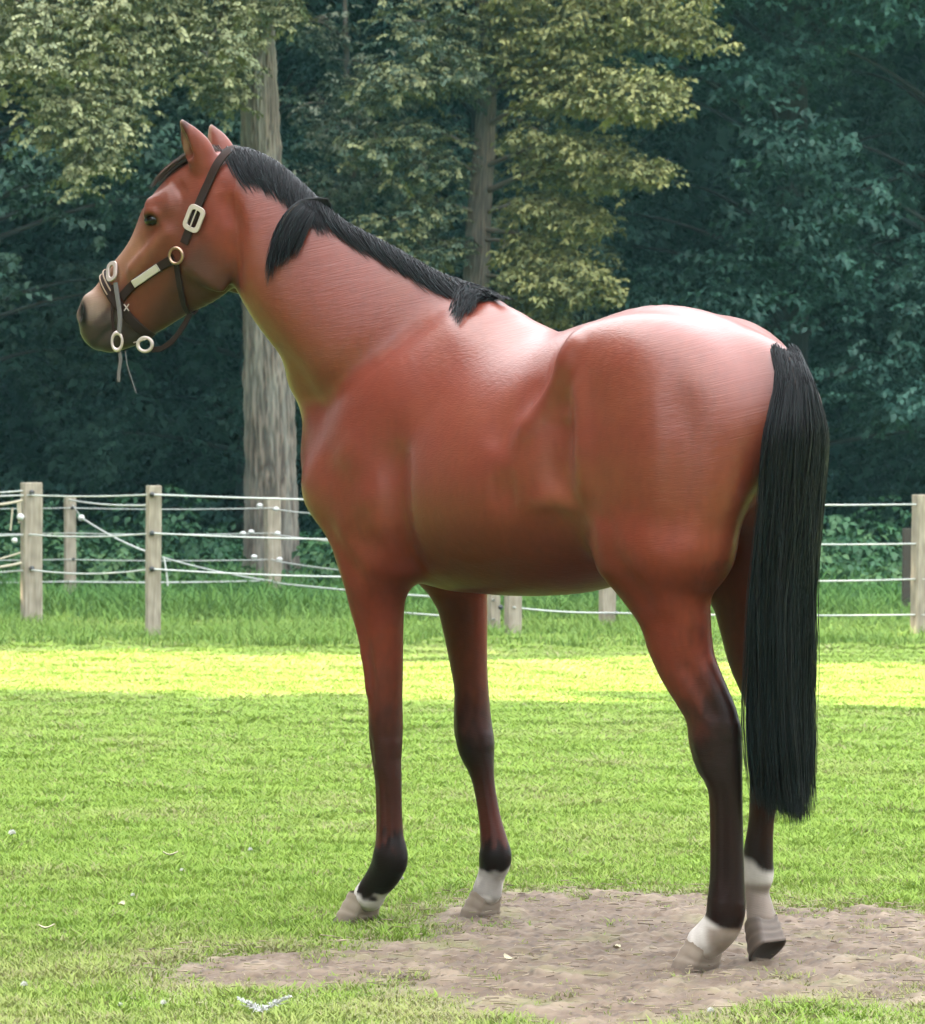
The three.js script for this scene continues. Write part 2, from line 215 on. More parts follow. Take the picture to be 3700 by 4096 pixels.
// muscle lines given roughly beside the trunk are moved in or out onto its surface
const snapStrokes = () => { for (const s of strokes) if (s.mir) s.pts = s.pts.map(([x, y, z]) => {
  const g = Math.sign(z); for (let w = 0.46; w > 0.02; w -= 0.004) { const [l] = near(x, y, g * w, 0.02); if (l.length && fieldWith(l, [], x, y, g * w) < 0) return [x, y, g * w]; }
  return [x, y, z];
}); };
function skin(h, colour) {
  snapStrokes();
  const o = [-0.98, 0.0, -0.62], nb = [Math.ceil(2.62 / h / 8), Math.ceil(2.26 / h / 8), Math.ceil(1.02 / h / 8)], n = nb.map((v) => v * 8 + 1);
  const F = new Float32Array(n[0] * n[1] * n[2]).fill(1), at = (i, j, k) => (k * n[1] + j) * n[0] + i, live = [], cache = new Map();
  const R = 4 * h * Math.sqrt(3);
  for (let bk = 0; bk < nb[2]; bk++) for (let bj = 0; bj < nb[1]; bj++) for (let bi = 0; bi < nb[0]; bi++) {
    const c = [o[0] + (bi * 8 + 4) * h, o[1] + (bj * 8 + 4) * h, o[2] + (bk * 8 + 4) * h];
    const [list, st] = near(...c, R); if (!list.length) continue;
    const d0 = fieldWith(list, st, ...c), far = Math.abs(d0) > R * 1.6 + 0.015;
    if (!far) { live.push([bi, bj, bk]); cache.set(bi + ',' + bj + ',' + bk, [list, st]); }
    if (far && d0 > 0) continue;
    for (let k = 0; k <= 8; k++) for (let j = 0; j <= 8; j++) for (let i = 0; i <= 8; i++) {
      if (far && (i === 8 || j === 8 || k === 8)) continue;
      const I = at(bi * 8 + i, bj * 8 + j, bk * 8 + k);
      if (far) { if (F[I] === 1) F[I] = -1; } else if (i < 8 && j < 8 && k < 8 || F[I] === 1) F[I] = fieldWith(list, st, o[0] + (bi * 8 + i) * h, o[1] + (bj * 8 + j) * h, o[2] + (bk * 8 + k) * h);
    }
  }
  const pos = [], nor = [], col = [], idx = [], vid = new Map(), own = [];
  const C = [[0, 0, 0], [1, 0, 0], [0, 1, 0], [1, 1, 0], [0, 0, 1], [1, 0, 1], [0, 1, 1], [1, 1, 1]], E = [[0, 1], [2, 3], [4, 5], [6, 7], [0, 2], [1, 3], [4, 6], [5, 7], [0, 4], [1, 5], [2, 6], [3, 7]];
  for (const [bi, bj, bk] of live) {
    const [list, st] = cache.get(bi + ',' + bj + ',' + bk);
    for (let k = bk * 8; k < bk * 8 + 8; k++) for (let j = bj * 8; j < bj * 8 + 8; j++) for (let i = bi * 8; i < bi * 8 + 8; i++) {
      const f = C.map((c) => F[at(i + c[0], j + c[1], k + c[2])]); let m = 0; f.forEach((v) => { if (v < 0) m++; });
      if (m === 0 || m === 8) continue;
      let x = 0, y = 0, z = 0, q = 0;
      for (const [a, b] of E) if ((f[a] < 0) !== (f[b] < 0)) { const t = f[a] / (f[a] - f[b]); x += C[a][0] + (C[b][0] - C[a][0]) * t; y += C[a][1] + (C[b][1] - C[a][1]) * t; z += C[a][2] + (C[b][2] - C[a][2]) * t; q++; }
      x = o[0] + (i + x / q) * h; y = o[1] + (j + y / q) * h; z = o[2] + (k + z / q) * h;
      const e = h * 0.8, fn = (a, b, c) => fieldWith(list, st, a, b, c);
      const g = V(fn(x + e, y, z) - fn(x - e, y, z), fn(x, y + e, z) - fn(x, y - e, z), fn(x, y, z + e) - fn(x, y, z - e)).normalize();
      vid.set(at(i, j, k), pos.length / 3); own.push([i, j, k]); pos.push(x, y, z); nor.push(g.x, g.y, g.z); col.push(...colour(x, y, z, g));
    }
  }
  for (const [i, j, k] of own) {
    const f0 = F[at(i, j, k)];
    for (let ax = 0; ax < 3; ax++) {
      const d = [0, 0, 0], u = [0, 0, 0], v = [0, 0, 0]; d[ax] = 1; u[(ax + 1) % 3] = 1; v[(ax + 2) % 3] = 1;
      const f1 = F[at(i + d[0], j + d[1], k + d[2])]; if ((f0 < 0) === (f1 < 0)) continue;
      const q = [[0, 0], [1, 0], [1, 1], [0, 1]].map(([a, b]) => vid.get(at(i - a * u[0] - b * v[0], j - a * u[1] - b * v[1], k - a * u[2] - b * v[2])));
      if (q.some((w) => w === undefined)) continue;
      if (f0 < 0) idx.push(q[0], q[1], q[2], q[0], q[2], q[3]); else idx.push(q[0], q[2], q[1], q[0], q[3], q[2]);
    }
  }
  // relax the mesh and its normals where the skin is broad, so that it flows
  const nv = pos.length / 3, P = Float32Array.from(pos), N = Float32Array.from(nor), wgt = new Float32Array(nv);
  for (let i = 0; i < nv; i++) wgt[i] = P[i * 3] > 0.95 && P[i * 3 + 1] > 1.5 ? 0.2 : lerp(0.14, 1, sm(0.68, 0.86, P[i * 3 + 1]));
  for (let it = 0; it < 14; it++) for (const [Q, am] of it < 5 ? [[P, 0.55], [N, 0.8]] : [[N, 0.8]]) {
    const S = new Float32Array(nv * 3), c = new Float32Array(nv);
    for (let t = 0; t < idx.length; t += 3) for (let e = 0; e < 3; e++) { const a = idx[t + e], b = idx[t + (e + 1) % 3]; for (let q = 0; q < 3; q++) { S[a * 3 + q] += Q[b * 3 + q]; S[b * 3 + q] += Q[a * 3 + q]; } c[a]++; c[b]++; }
    for (let i = 0; i < nv; i++) if (c[i]) for (let q = 0; q < 3; q++) Q[i * 3 + q] += (S[i * 3 + q] / c[i] - Q[i * 3 + q]) * am * wgt[i];
  }
  for (let i = 0; i < nv; i++) { const l = Math.hypot(N[i * 3], N[i * 3 + 1], N[i * 3 + 2]) || 1; for (let q = 0; q < 3; q++) { pos[i * 3 + q] = P[i * 3 + q]; nor[i * 3 + q] = N[i * 3 + q] / l; } }
  const g = new THREE.BufferGeometry();
  g.setAttribute('position', new THREE.Float32BufferAttribute(pos, 3)); g.setAttribute('normal', new THREE.Float32BufferAttribute(nor, 3)); g.setAttribute('color', new THREE.Float32BufferAttribute(col, 3)); g.setIndex(idx);
  const uv = []; for (let i = 0; i < nv; i++) uv.push(P[i * 3] + 0.7 * P[i * 3 + 2] + 2, P[i * 3 + 1] + 0.3 * Math.abs(P[i * 3 + 2])); g.setAttribute('uv', new THREE.Float32BufferAttribute(uv, 2));
  const gl = []; for (let i = 0; i < nv; i++) { const y = P[i * 3 + 1], hd = P[i * 3] > 0.95 && y > 1.5; gl.push(hd ? 0.42 : lerp(0.26, lerp(0.12, 1, sm(0.92, 1.30, y)), sm(0.62, 0.85, y)), 0.5); } g.setAttribute('uv1', new THREE.Float32BufferAttribute(gl, 2));   // gloss of the hair: sleek above, dull and dusty below
  return g;
}
const mix3 = (a, b, t) => [lerp(a[0], b[0], t), lerp(a[1], b[1], t), lerp(a[2], b[2], t)];
const headInv = headM.clone().invert(), tmpV = new THREE.Vector3();
const BAY = [0.205, 0.041, 0.023], DARK = [0.013, 0.0085, 0.0075], BROWN = [0.078, 0.024, 0.016], WHITE = [0.88, 0.80, 0.72], GREY = [0.10, 0.085, 0.08];
function coat(x, y, z, n) {
  let c = BAY; const nz = fbm(x * 6, y * 6, z * 6, 3), fine = fbm(x * 60, y * 25, z * 60, 2);
  c = mix3(c, [0.27, 0.070, 0.036], sm(0.1, -0.35, nz) * 0.4);
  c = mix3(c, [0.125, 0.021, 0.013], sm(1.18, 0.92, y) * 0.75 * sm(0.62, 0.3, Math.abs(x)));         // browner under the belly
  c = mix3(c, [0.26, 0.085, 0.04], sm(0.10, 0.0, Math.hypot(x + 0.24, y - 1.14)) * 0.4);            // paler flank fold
  if (y < 1.0 && x > 0.4) {   // fore legs
    const L = z < 0, hair = nz * 0.10 + fine * 0.06;
    c = mix3(c, BROWN, sm(0.78, 0.50, y + hair) * 0.9);
    c = mix3(c, DARK, sm(0.62, 0.45, y + hair) * (L ? 0.45 : 0.85) * sm(0.26, 0.46, y + (L ? 0.1 : 0)));
    c = mix3(c, DARK, sm(0.235, 0.195, y + hair) * 0.95);
    const blot = fbm(x * 24, y * 24, z * 24, 2);
    if (L) c = mix3(c, WHITE, sm(0.082, 0.066, y + nz * 0.03 + blot * 0.05 + (x > 0.655 ? -0.016 : 0.004)) * sm(-0.3, 0.02, blot + 0.16) * 0.85);
    else c = mix3(c, WHITE, sm(0.130, 0.108, y + nz * 0.03 + blot * 0.03 - (z - 0.175) * 0.25) * (0.55 + 0.4 * sm(-0.1, 0.15, blot + (x - 0.50) * 4)));
  } else if (y < 1.0 && x < -0.3) {   // hind legs
    const L = z < 0, hair = nz * 0.10 + fine * 0.06, back = (x + 0.53 + (0.8 - y) * 0.45);
    c = mix3(c, BROWN, sm(0.80, 0.58, y + hair + back * 0.8) * 0.75);
    c = mix3(c, DARK, sm(0.70, 0.50, y + hair * 1.5 + back * 1.2) * 0.9);
    c = mix3(c, BROWN, sm(0.47, 0.42, y) * sm(0.22, 0.32, y) * sm(-0.68, -0.66, x) * 0.4);
    if (L) { c = mix3(c, WHITE, sm(0.128, 0.108, y + nz * 0.03 - (x + 0.67) * 0.40) * 0.92); c = mix3(c, [0.30, 0.20, 0.14], sm(-0.645, -0.675, x) * sm(0.11, 0.095, y) * 0.7); }
    else { c = mix3(c, WHITE, sm(0.255, 0.23, y + nz * 0.06 - (x + 0.57) * 0.35) * 0.85); c = mix3(c, [0.20, 0.13, 0.09], sm(0.195, 0.175, y) * 0.75); }
  }
  if (y > 1.45 && x > 0.9) {   // head
    const p = tmpV.set(x, y, z).applyMatrix4(headInv);
    if (p.x > -0.08 && p.y < 2.25) {
      c = mix3(c, [0.14, 0.040, 0.022], sm(-0.04, 0.1, p.x) * 0.75);
      const s = p.x * 0.68 - (p.y - 1.9) * 0.73, dors = (p.x - 0.2) * 0.73 + (p.y - 1.764) * 0.68;   // distance down the face; height over the line of the head
      c = mix3(c, [0.36, 0.19, 0.11], sm(0.02, 0.09, dors) * sm(0.12, 0.22, s) * 0.65);
      c = mix3(c, [0.24, 0.10, 0.055], sm(0.025, 0.0, Math.abs(dors - 0.03)) * sm(0.08, 0.14, s) * sm(0.34, 0.26, s) * 0.6);
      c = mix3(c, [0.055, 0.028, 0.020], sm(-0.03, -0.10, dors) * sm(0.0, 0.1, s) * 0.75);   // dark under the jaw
      c = mix3(c, [0.050, 0.038, 0.036], sm(0.34, 0.42, s + nz * 0.06 - 0.25 * Math.max(0, dors)) * 0.9);
      c = mix3(c, [0.22, 0.165, 0.155], sm(0.035, 0.0, Math.hypot(s - 0.40, dors - 0.005)) * 0.7);
      c = mix3(c, [0.42, 0.29, 0.22], sm(0.035, 0.05, dors) * sm(0.36, 0.43, s) * sm(1.61, 1.69, p.y) * 0.6);
      c = mix3(c, DARK, sm(0.036, 0.018, Math.hypot(p.x - 0.182, (p.y - 1.910) * 1.7)) * sm(0.05, 0.065, Math.abs(p.z)) * 0.92);
      c = mix3(c, [0.010, 0.008, 0.008], sm(0.026, 0.012, Math.hypot(p.x - 0.424 - (p.y - 1.66) * 0.12, (p.y - 1.655) * 0.5)) * sm(0.02, 0.03, Math.abs(p.z)));
      c = mix3(c, [0.03, 0.022, 0.02], sm(0.012, 0.005, Math.abs(p.y - lerp(1.572, 1.625, sm(0.41, 0.315, p.x)))) * sm(0.31, 0.33, p.x) * sm(0.02, 0.03, Math.abs(p.z)) * 0.9);
      c = mix3(c, [0.32, 0.20, 0.13], sm(0.012, 0.004, Math.abs(p.x - lerp(0.062, 0.088, sm(2.08, 2.18, p.y)) - 0.022 * sm(2.14, 2.08, p.y))) * sm(2.08, 2.11, p.y) * 0.55);
      c = mix3(c, DARK, sm(0.02, 0.006, Math.abs(p.x - 0.075)) * sm(0.076, 0.084, Math.abs(p.z)) * sm(2.06, 2.09, p.y) * 0.6);
    }
  }
  const f = 1 + fine * 0.22 + nz * 0.12; return [c[0] * f, c[1] * f, c[2] * f];
}
// bones of the knees, hocks and fetlocks
for (const [p, h, g] of [[[0.626, 0.49, -0.14], 0.004, 0.024], [[0.532, 0.478, -0.15], 0.007, 0.018], [[0.585, 0.445, -0.18], 0.004, 0.010], [[0.628, 0.51, 0.16], 0.004, 0.024], [[0.515, 0.485, 0.17], 0.006, 0.020], [[-0.728, 0.595, -0.12], 0.008, 0.022], [[-0.650, 0.555, -0.168], 0.002, 0.02], [[-0.625, 0.50, -0.15], 0.006, 0.018], [[-0.70, 0.46, -0.15], 0.004, 0.014], [[0.565, 0.178, -0.182], 0.005, 0.014], [[0.515, 0.165, -0.14], 0.006, 0.014], [[0.492, 0.16, 0.14], 0.005, 0.014], [[-0.683, 0.16, -0.16], 0.005, 0.015], [[-0.735, 0.155, -0.12], 0.006, 0.015]]) stroke([[p[0], p[1] + 0.018, p[2]], p, [p[0], p[1] - 0.018, p[2]], [p[0], p[1] - 0.036, p[2]]], h * 0.5, g * 1.45, false);
// veins that stand out under the thin skin
for (const v of [[[-0.42, 1.16, -0.27], [-0.40, 1.10, -0.27], [-0.42, 1.05, -0.27], [-0.415, 0.99, -0.26]], [[-0.40, 1.14, -0.27], [-0.375, 1.09, -0.27], [-0.385, 1.04, -0.27]], [[0.25, 1.0, -0.27], [0.12, 0.98, -0.27], [0.0, 1.0, -0.27], [-0.12, 0.995, -0.27]], [[0.66, 1.02, -0.24], [0.645, 0.93, -0.23], [0.655, 0.84, -0.21]], [[0.58, 1.30, -0.26], [0.50, 1.24, -0.27], [0.46, 1.16, -0.27]]]) stroke(v, 0.0028, 0.0055);
const horse = group('horse', 'bay horse with a black tail standing on the grass and wearing a halter', 'horse', HORSE_POS, HORSE_TURN);
const HAIR = (() => {   // short hairs lying backwards and down
  const w = 512, h = 512, d = new Uint8Array(w * h * 4);
  for (let j = 0; j < h; j++) for (let i = 0; i < w; i++) { const u = i + j * 0.5, n = noise.noise(u * 0.045, j * 0.34, 1) * 0.5 + noise.noise(u * 0.02, j * 0.12, 4) * 0.5 + noise.noise(i * 0.02, j * 0.02, 7) * 0.6, o = (j * w + i) * 4, v = 128 + 90 * n; d[o] = d[o + 1] = d[o + 2] = v; d[o + 3] = 255; }
  const t = new THREE.DataTexture(d, w, h); t.wrapS = t.wrapT = THREE.RepeatWrapping; t.magFilter = t.minFilter = THREE.LinearFilter; t.needsUpdate = true; t.repeat.set(4.5, 4.5); return t;
})();
const GLOSS = (() => { const d = new Uint8Array(256 * 4 * 4); for (let i = 0; i < 1024; i++) { d[i * 4] = d[i * 4 + 1] = d[i * 4 + 2] = 255; d[i * 4 + 3] = i % 256; } const t = new THREE.DataTexture(d, 256, 4); t.magFilter = t.minFilter = THREE.LinearFilter; t.channel = 1; t.needsUpdate = true; return t; })();
const coatMat = new THREE.MeshPhysicalMaterial({ vertexColors: true, roughness: 0.36, bumpMap: HAIR, bumpScale: 0.0010, sheen: 0.05, sheenRoughness: 0.35, sheenColor: lin(1.0, 0.74, 0.80), specularIntensity: 0.62, specularIntensityMap: GLOSS });
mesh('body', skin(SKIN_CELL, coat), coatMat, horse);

// hooves: rings from the coronet down to the ground, wall sloping forward
function hoofGeo(h, r0, r1, slope, sole) {
  const rings = 9, n = 28, pos = [], idx = [], col = [];
  for (let i = 0; i <= rings; i++) {
    const t = i / rings, r = lerp(r0, r1, t), bulge = 0.0015 * Math.sin(t * 22);
    for (let j = 0; j < n; j++) {
      const a = j / n * Math.PI * 2, ca = Math.cos(a), fw = ca > 0 ? 1.12 : 0.92, back = ca < -0.6 ? -(ca + 0.6) * 0.05 : 0;
      pos.push(slope * t + (r + bulge) * fw * ca + back, h * (1 - t) - (ca < 0 ? 0 : 0.0) - (1 - t) * h * 0.35 * Math.max(0, -ca), (r * 0.94 + bulge) * Math.sin(a));
      const k = 0.55 + 0.45 * fbm(a * 3, t * 9, r1 * 99, 3) + 0.25 * Math.sin(t * 20), d = sm(0.45, 1.0, t + 0.3 * fbm(a * 2, t * 2, 5.5, 2));
      const c = sole ? mix3([0.20, 0.14, 0.10], [0.10, 0.065, 0.045], k) : mix3(mix3([0.40, 0.32, 0.24], [0.27, 0.20, 0.145], k), [0.11, 0.075, 0.055], d * 0.8 * (ca > 0.8 ? 0.15 : 1)).map((v) => v * (ca > 0.75 ? 1.8 : 1.1)); col.push(...c);
    }
  }
  for (let i = 0; i < rings; i++) for (let j = 0; j < n; j++) { const a = i * n + j, b = i * n + (j + 1) % n; idx.push(a, b, a + n, b, b + n, a + n); }
  // sole: hollow with a frog
  const b0 = rings * n; let last = b0;
  for (const [q, up] of [[0.86, 0.0], [0.78, 0.010], [0.4, 0.016]]) {
    const s = pos.length / 3; for (let j = 0; j < n; j++) { const P = (b0 + j) * 3, fr = Math.abs(Math.sin(j / n * Math.PI * 2)) < 0.35 && Math.cos(j / n * Math.PI * 2) < 0.3 ? 0.6 : 1; pos.push(slope + (pos[P] - slope) * q, up * fr, pos[P + 2] * q); col.push(0.10, 0.07, 0.05); }
    for (let j = 0; j < n; j++) { const a = last + j, b = last + (j + 1) % n, c = s + j, e = s + (j + 1) % n; idx.push(a, b, c, b, e, c); } last = s;
  }
  const ctr = pos.length / 3; pos.push(slope, 0.014, 0); col.push(0.09, 0.06, 0.045); for (let j = 0; j < n; j++) idx.push(last + j, last + (j + 1) % n, ctr);
  return buf(pos, idx, col);
}
const hoofMat = std({ vertexColors: true, roughness: 0.62 });
const hoof = (x, y, z, pitch, g) => { const m = mesh('hoof', g, hoofMat, horse); m.position.set(x, y, z); m.rotation.z = pitch; return m; };
hoof(0.664, -0.022, -0.14, 0, hoofGeo(0.092, 0.046, 0.064, 0.045));
hoof(0.520, -0.022, 0.175, 0, hoofGeo(0.084, 0.043, 0.061, 0.035));
hoof(-0.618, -0.022, -0.12, 0, hoofGeo(0.092, 0.046, 0.066, 0.045));
hoof(-0.651, 0.048, 0.09, -0.80, hoofGeo(0.078, 0.044, 0.056, 0.035, true)).userData = { label: 'brown rear hoof tipped up on its toe' };
// eyes
const eyeMat = new THREE.MeshPhysicalMaterial({ color: lin(0.010, 0.006, 0.004), roughness: 0.2, specularIntensity: 0.3 });
for (const s of [-1, 1]) { const p = HP(0.1800, 1.909, 0.0715 * s), e = mesh('eye', new THREE.SphereGeometry(0.026, 28, 20), eyeMat, horse); e.position.copy(p); e.scale.set(1.2, 0.70, 1); }

// hair: thin three-sided strands
function strands(list, rad, colour) {
  const pos = [], idx = [], col = [];
  list.forEach((pts, s) => {
    const b = pos.length / 3, n = pts.length, c = colour(s);
    for (let i = 0; i < n; i++) {
      const p = pts[i], q = pts[Math.min(n - 1, i + 1)], o = pts[Math.max(0, i - 1)], T = q.clone().sub(o).normalize();
      const A = new THREE.Vector3().crossVectors(T, V(0.31, 0.2, 0.93)).normalize(), B = new THREE.Vector3().crossVectors(T, A), r = rad * (i === n - 1 ? 0.15 : 1 - 0.4 * i / n);
      for (let k = 0; k < 3; k++) { const a = k * 2.094 + s; pos.push(p.x + (A.x * Math.cos(a) + B.x * Math.sin(a)) * r, p.y + (A.y * Math.cos(a) + B.y * Math.sin(a)) * r, p.z + (A.z * Math.cos(a) + B.z * Math.sin(a)) * r); col.push(...c); }
    }
    for (let i = 0; i < n - 1; i++) for (let k = 0; k < 3; k++) { const u = b + i * 3 + k, v = b + i * 3 + (k + 1) % 3; idx.push(u, v, u + 3, v, v + 3, u + 3); }
  });
  return buf(pos, idx, col);
}
const hairMat = new THREE.MeshPhysicalMaterial({ vertexColors: true, roughness: 0.45, specularIntensity: 0.28 });
const hairCol = (seed, light = 0) => { const r = rng(seed); return () => { const k = r(); return k < light ? [0.11, 0.075, 0.055] : mix3([0.006, 0.007, 0.009], [0.030, 0.029, 0.031], r() * r()); }; };
{ // tail
  const r = rng(5), list = [];
  const locks = Array.from({ length: 70 }, () => { const a = r() * Math.PI * 2, q = Math.sqrt(r()); return { u: Math.cos(a) * q, w: Math.sin(a) * q, end: 0.345 + 0.10 * r() * r() + 0.05 * q * q, ph: r() * 6.28, am: 0.004 + 0.008 * r(), f: 4 + 4 * r(), col: r() }; });
  for (let i = 0; i < 5200; i++) {
    const K = locks[Math.floor(r() * 70)], a = r() * Math.PI * 2, q = Math.sqrt(r()), u0 = Math.cos(a) * q, w0 = Math.sin(a) * q, start = Math.pow(r(), 1.6), gather = 0.80;
    const end = K.end + 0.15 * r() * r() + (r() < 0.12 ? r() * 0.45 : 0) - 0.015 * (K.w > 0.3 ? 1 : 0), wav = r() * 6.28, am = 0.0015 + 0.004 * r() * r();
    const pts = [], n = 18, y0 = lerp(1.535 - 0.03 * (1 - w0 * w0), 1.26, start);
    for (let j = 0; j <= n; j++) {
      const t = j / n, y = lerp(y0, end, t), f = sm(1.54, 1.28, y), wd = lerp(0.040, 0.105, sm(1.50, 1.28, y)) * sm(1.60, 1.50, y) * lerp(1, 0.80, sm(0.62, 0.36, y)), g = gather * sm(0.05, 0.6, t), u = lerp(u0, K.u + u0 * 0.16, g), w = lerp(w0, K.w + w0 * 0.16, g);
      const cx = TAIL(y);
      pts.push(V(cx[0] + u * lerp(0.034, 0.056, f) * sm(1.62, 1.52, y) + (am * Math.sin(wav + t * 9) + K.am * Math.sin(K.ph + t * K.f)) * t, y, cx[1] + w * wd + (am * Math.cos(wav + t * 8) + K.am * Math.cos(K.ph + t * K.f)) * t));
    }
    list.push(pts);
  }
  function TAIL(y) { const T = [[1.55, -0.762, -0.015], [1.512, -0.795, -0.03], [1.475, -0.828, -0.045], [1.437, -0.848, -0.052], [1.314, -0.858, -0.056], [1.129, -0.838, -0.058], [0.912, -0.812, -0.055], [0.633, -0.80, -0.048], [0.447, -0.80, -0.043], [0.3, -0.82, -0.04]]; let i = 0; while (i < T.length - 2 && T[i + 1][0] > y) i++; const t = Math.min(1, Math.max(0, (T[i][0] - y) / (T[i][0] - T[i + 1][0]))); return [lerp(T[i][1], T[i + 1][1], t), lerp(T[i][2], T[i + 1][2], t)]; }
  mesh('tail', strands(list, 0.0012, hairCol(6, 0.002)), hairMat, horse);
}
// ---------------------------------------------------------------- points on the skin
const horseM = new THREE.Matrix4().makeRotationY(HORSE_TURN).setPosition(...HORSE_POS), horseInv = horseM.clone().invert();
const EYE = V(0, 1.26, 0), EYE_TURN = new THREE.Euler(-Math.atan(98 / 7150), 0, 0);   // where the photograph was measured from
const fieldAt = (p) => { const [l, s] = near(p.x, p.y, p.z, 0.05); return l.length ? fieldWith(l, s, p.x, p.y, p.z) : 0.3; };
const skinNormal = (p, e = 0.006) => V(fieldAt(V(p.x + e, p.y, p.z)) - fieldAt(V(p.x - e, p.y, p.z)), fieldAt(V(p.x, p.y + e, p.z)) - fieldAt(V(p.x, p.y - e, p.z)), fieldAt(V(p.x, p.y, p.z + e)) - fieldAt(V(p.x, p.y, p.z - e))).normalize();
// first point of the skin met from o along d, in the horse's frame
function meet(o, d, max = 2.5) { let t = 0; for (let i = 0; i < 120 && t < max; i++) { const p = o.clone().addScaledVector(d, t), f = fieldAt(p); if (f < 0.0006) return p; t += Math.max(0.0015, Math.min(f * 0.7, 0.08)); } return null; }
// the same for a line of sight through the photograph's pixel (of 1821 x 2016)
function seen(px, py, lift = 0, dist = null) {
  const d = V((px - 910.5) / 7150, (1008 - py) / 7150, -1).applyEuler(EYE_TURN).normalize(), o = EYE.clone().applyMatrix4(horseInv), dl = d.clone().transformDirection(horseInv);
  if (dist) return o.addScaledVector(dl, dist);
  let p = meet(o.clone().addScaledVector(dl, 8.2), dl);
  if (!p) { let bf = 9; for (let t = 8.2; t < 10.8; t += 0.01) { const q = o.clone().addScaledVector(dl, t), f = fieldAt(q); if (f < bf) { bf = f; p = q; } } }   // just past the outline: the nearest point
  return lift ? p.addScaledVector(skinNormal(p), lift) : p;
}
// outward from an axis point inside the head
function outward(c, d, lift) { let t = 0.0; for (let i = 0; i < 400; i++) { const p = c.clone().addScaledVector(d, t); if (fieldAt(p) > 0) return p.addScaledVector(d, lift); t += 0.002; } return c; }

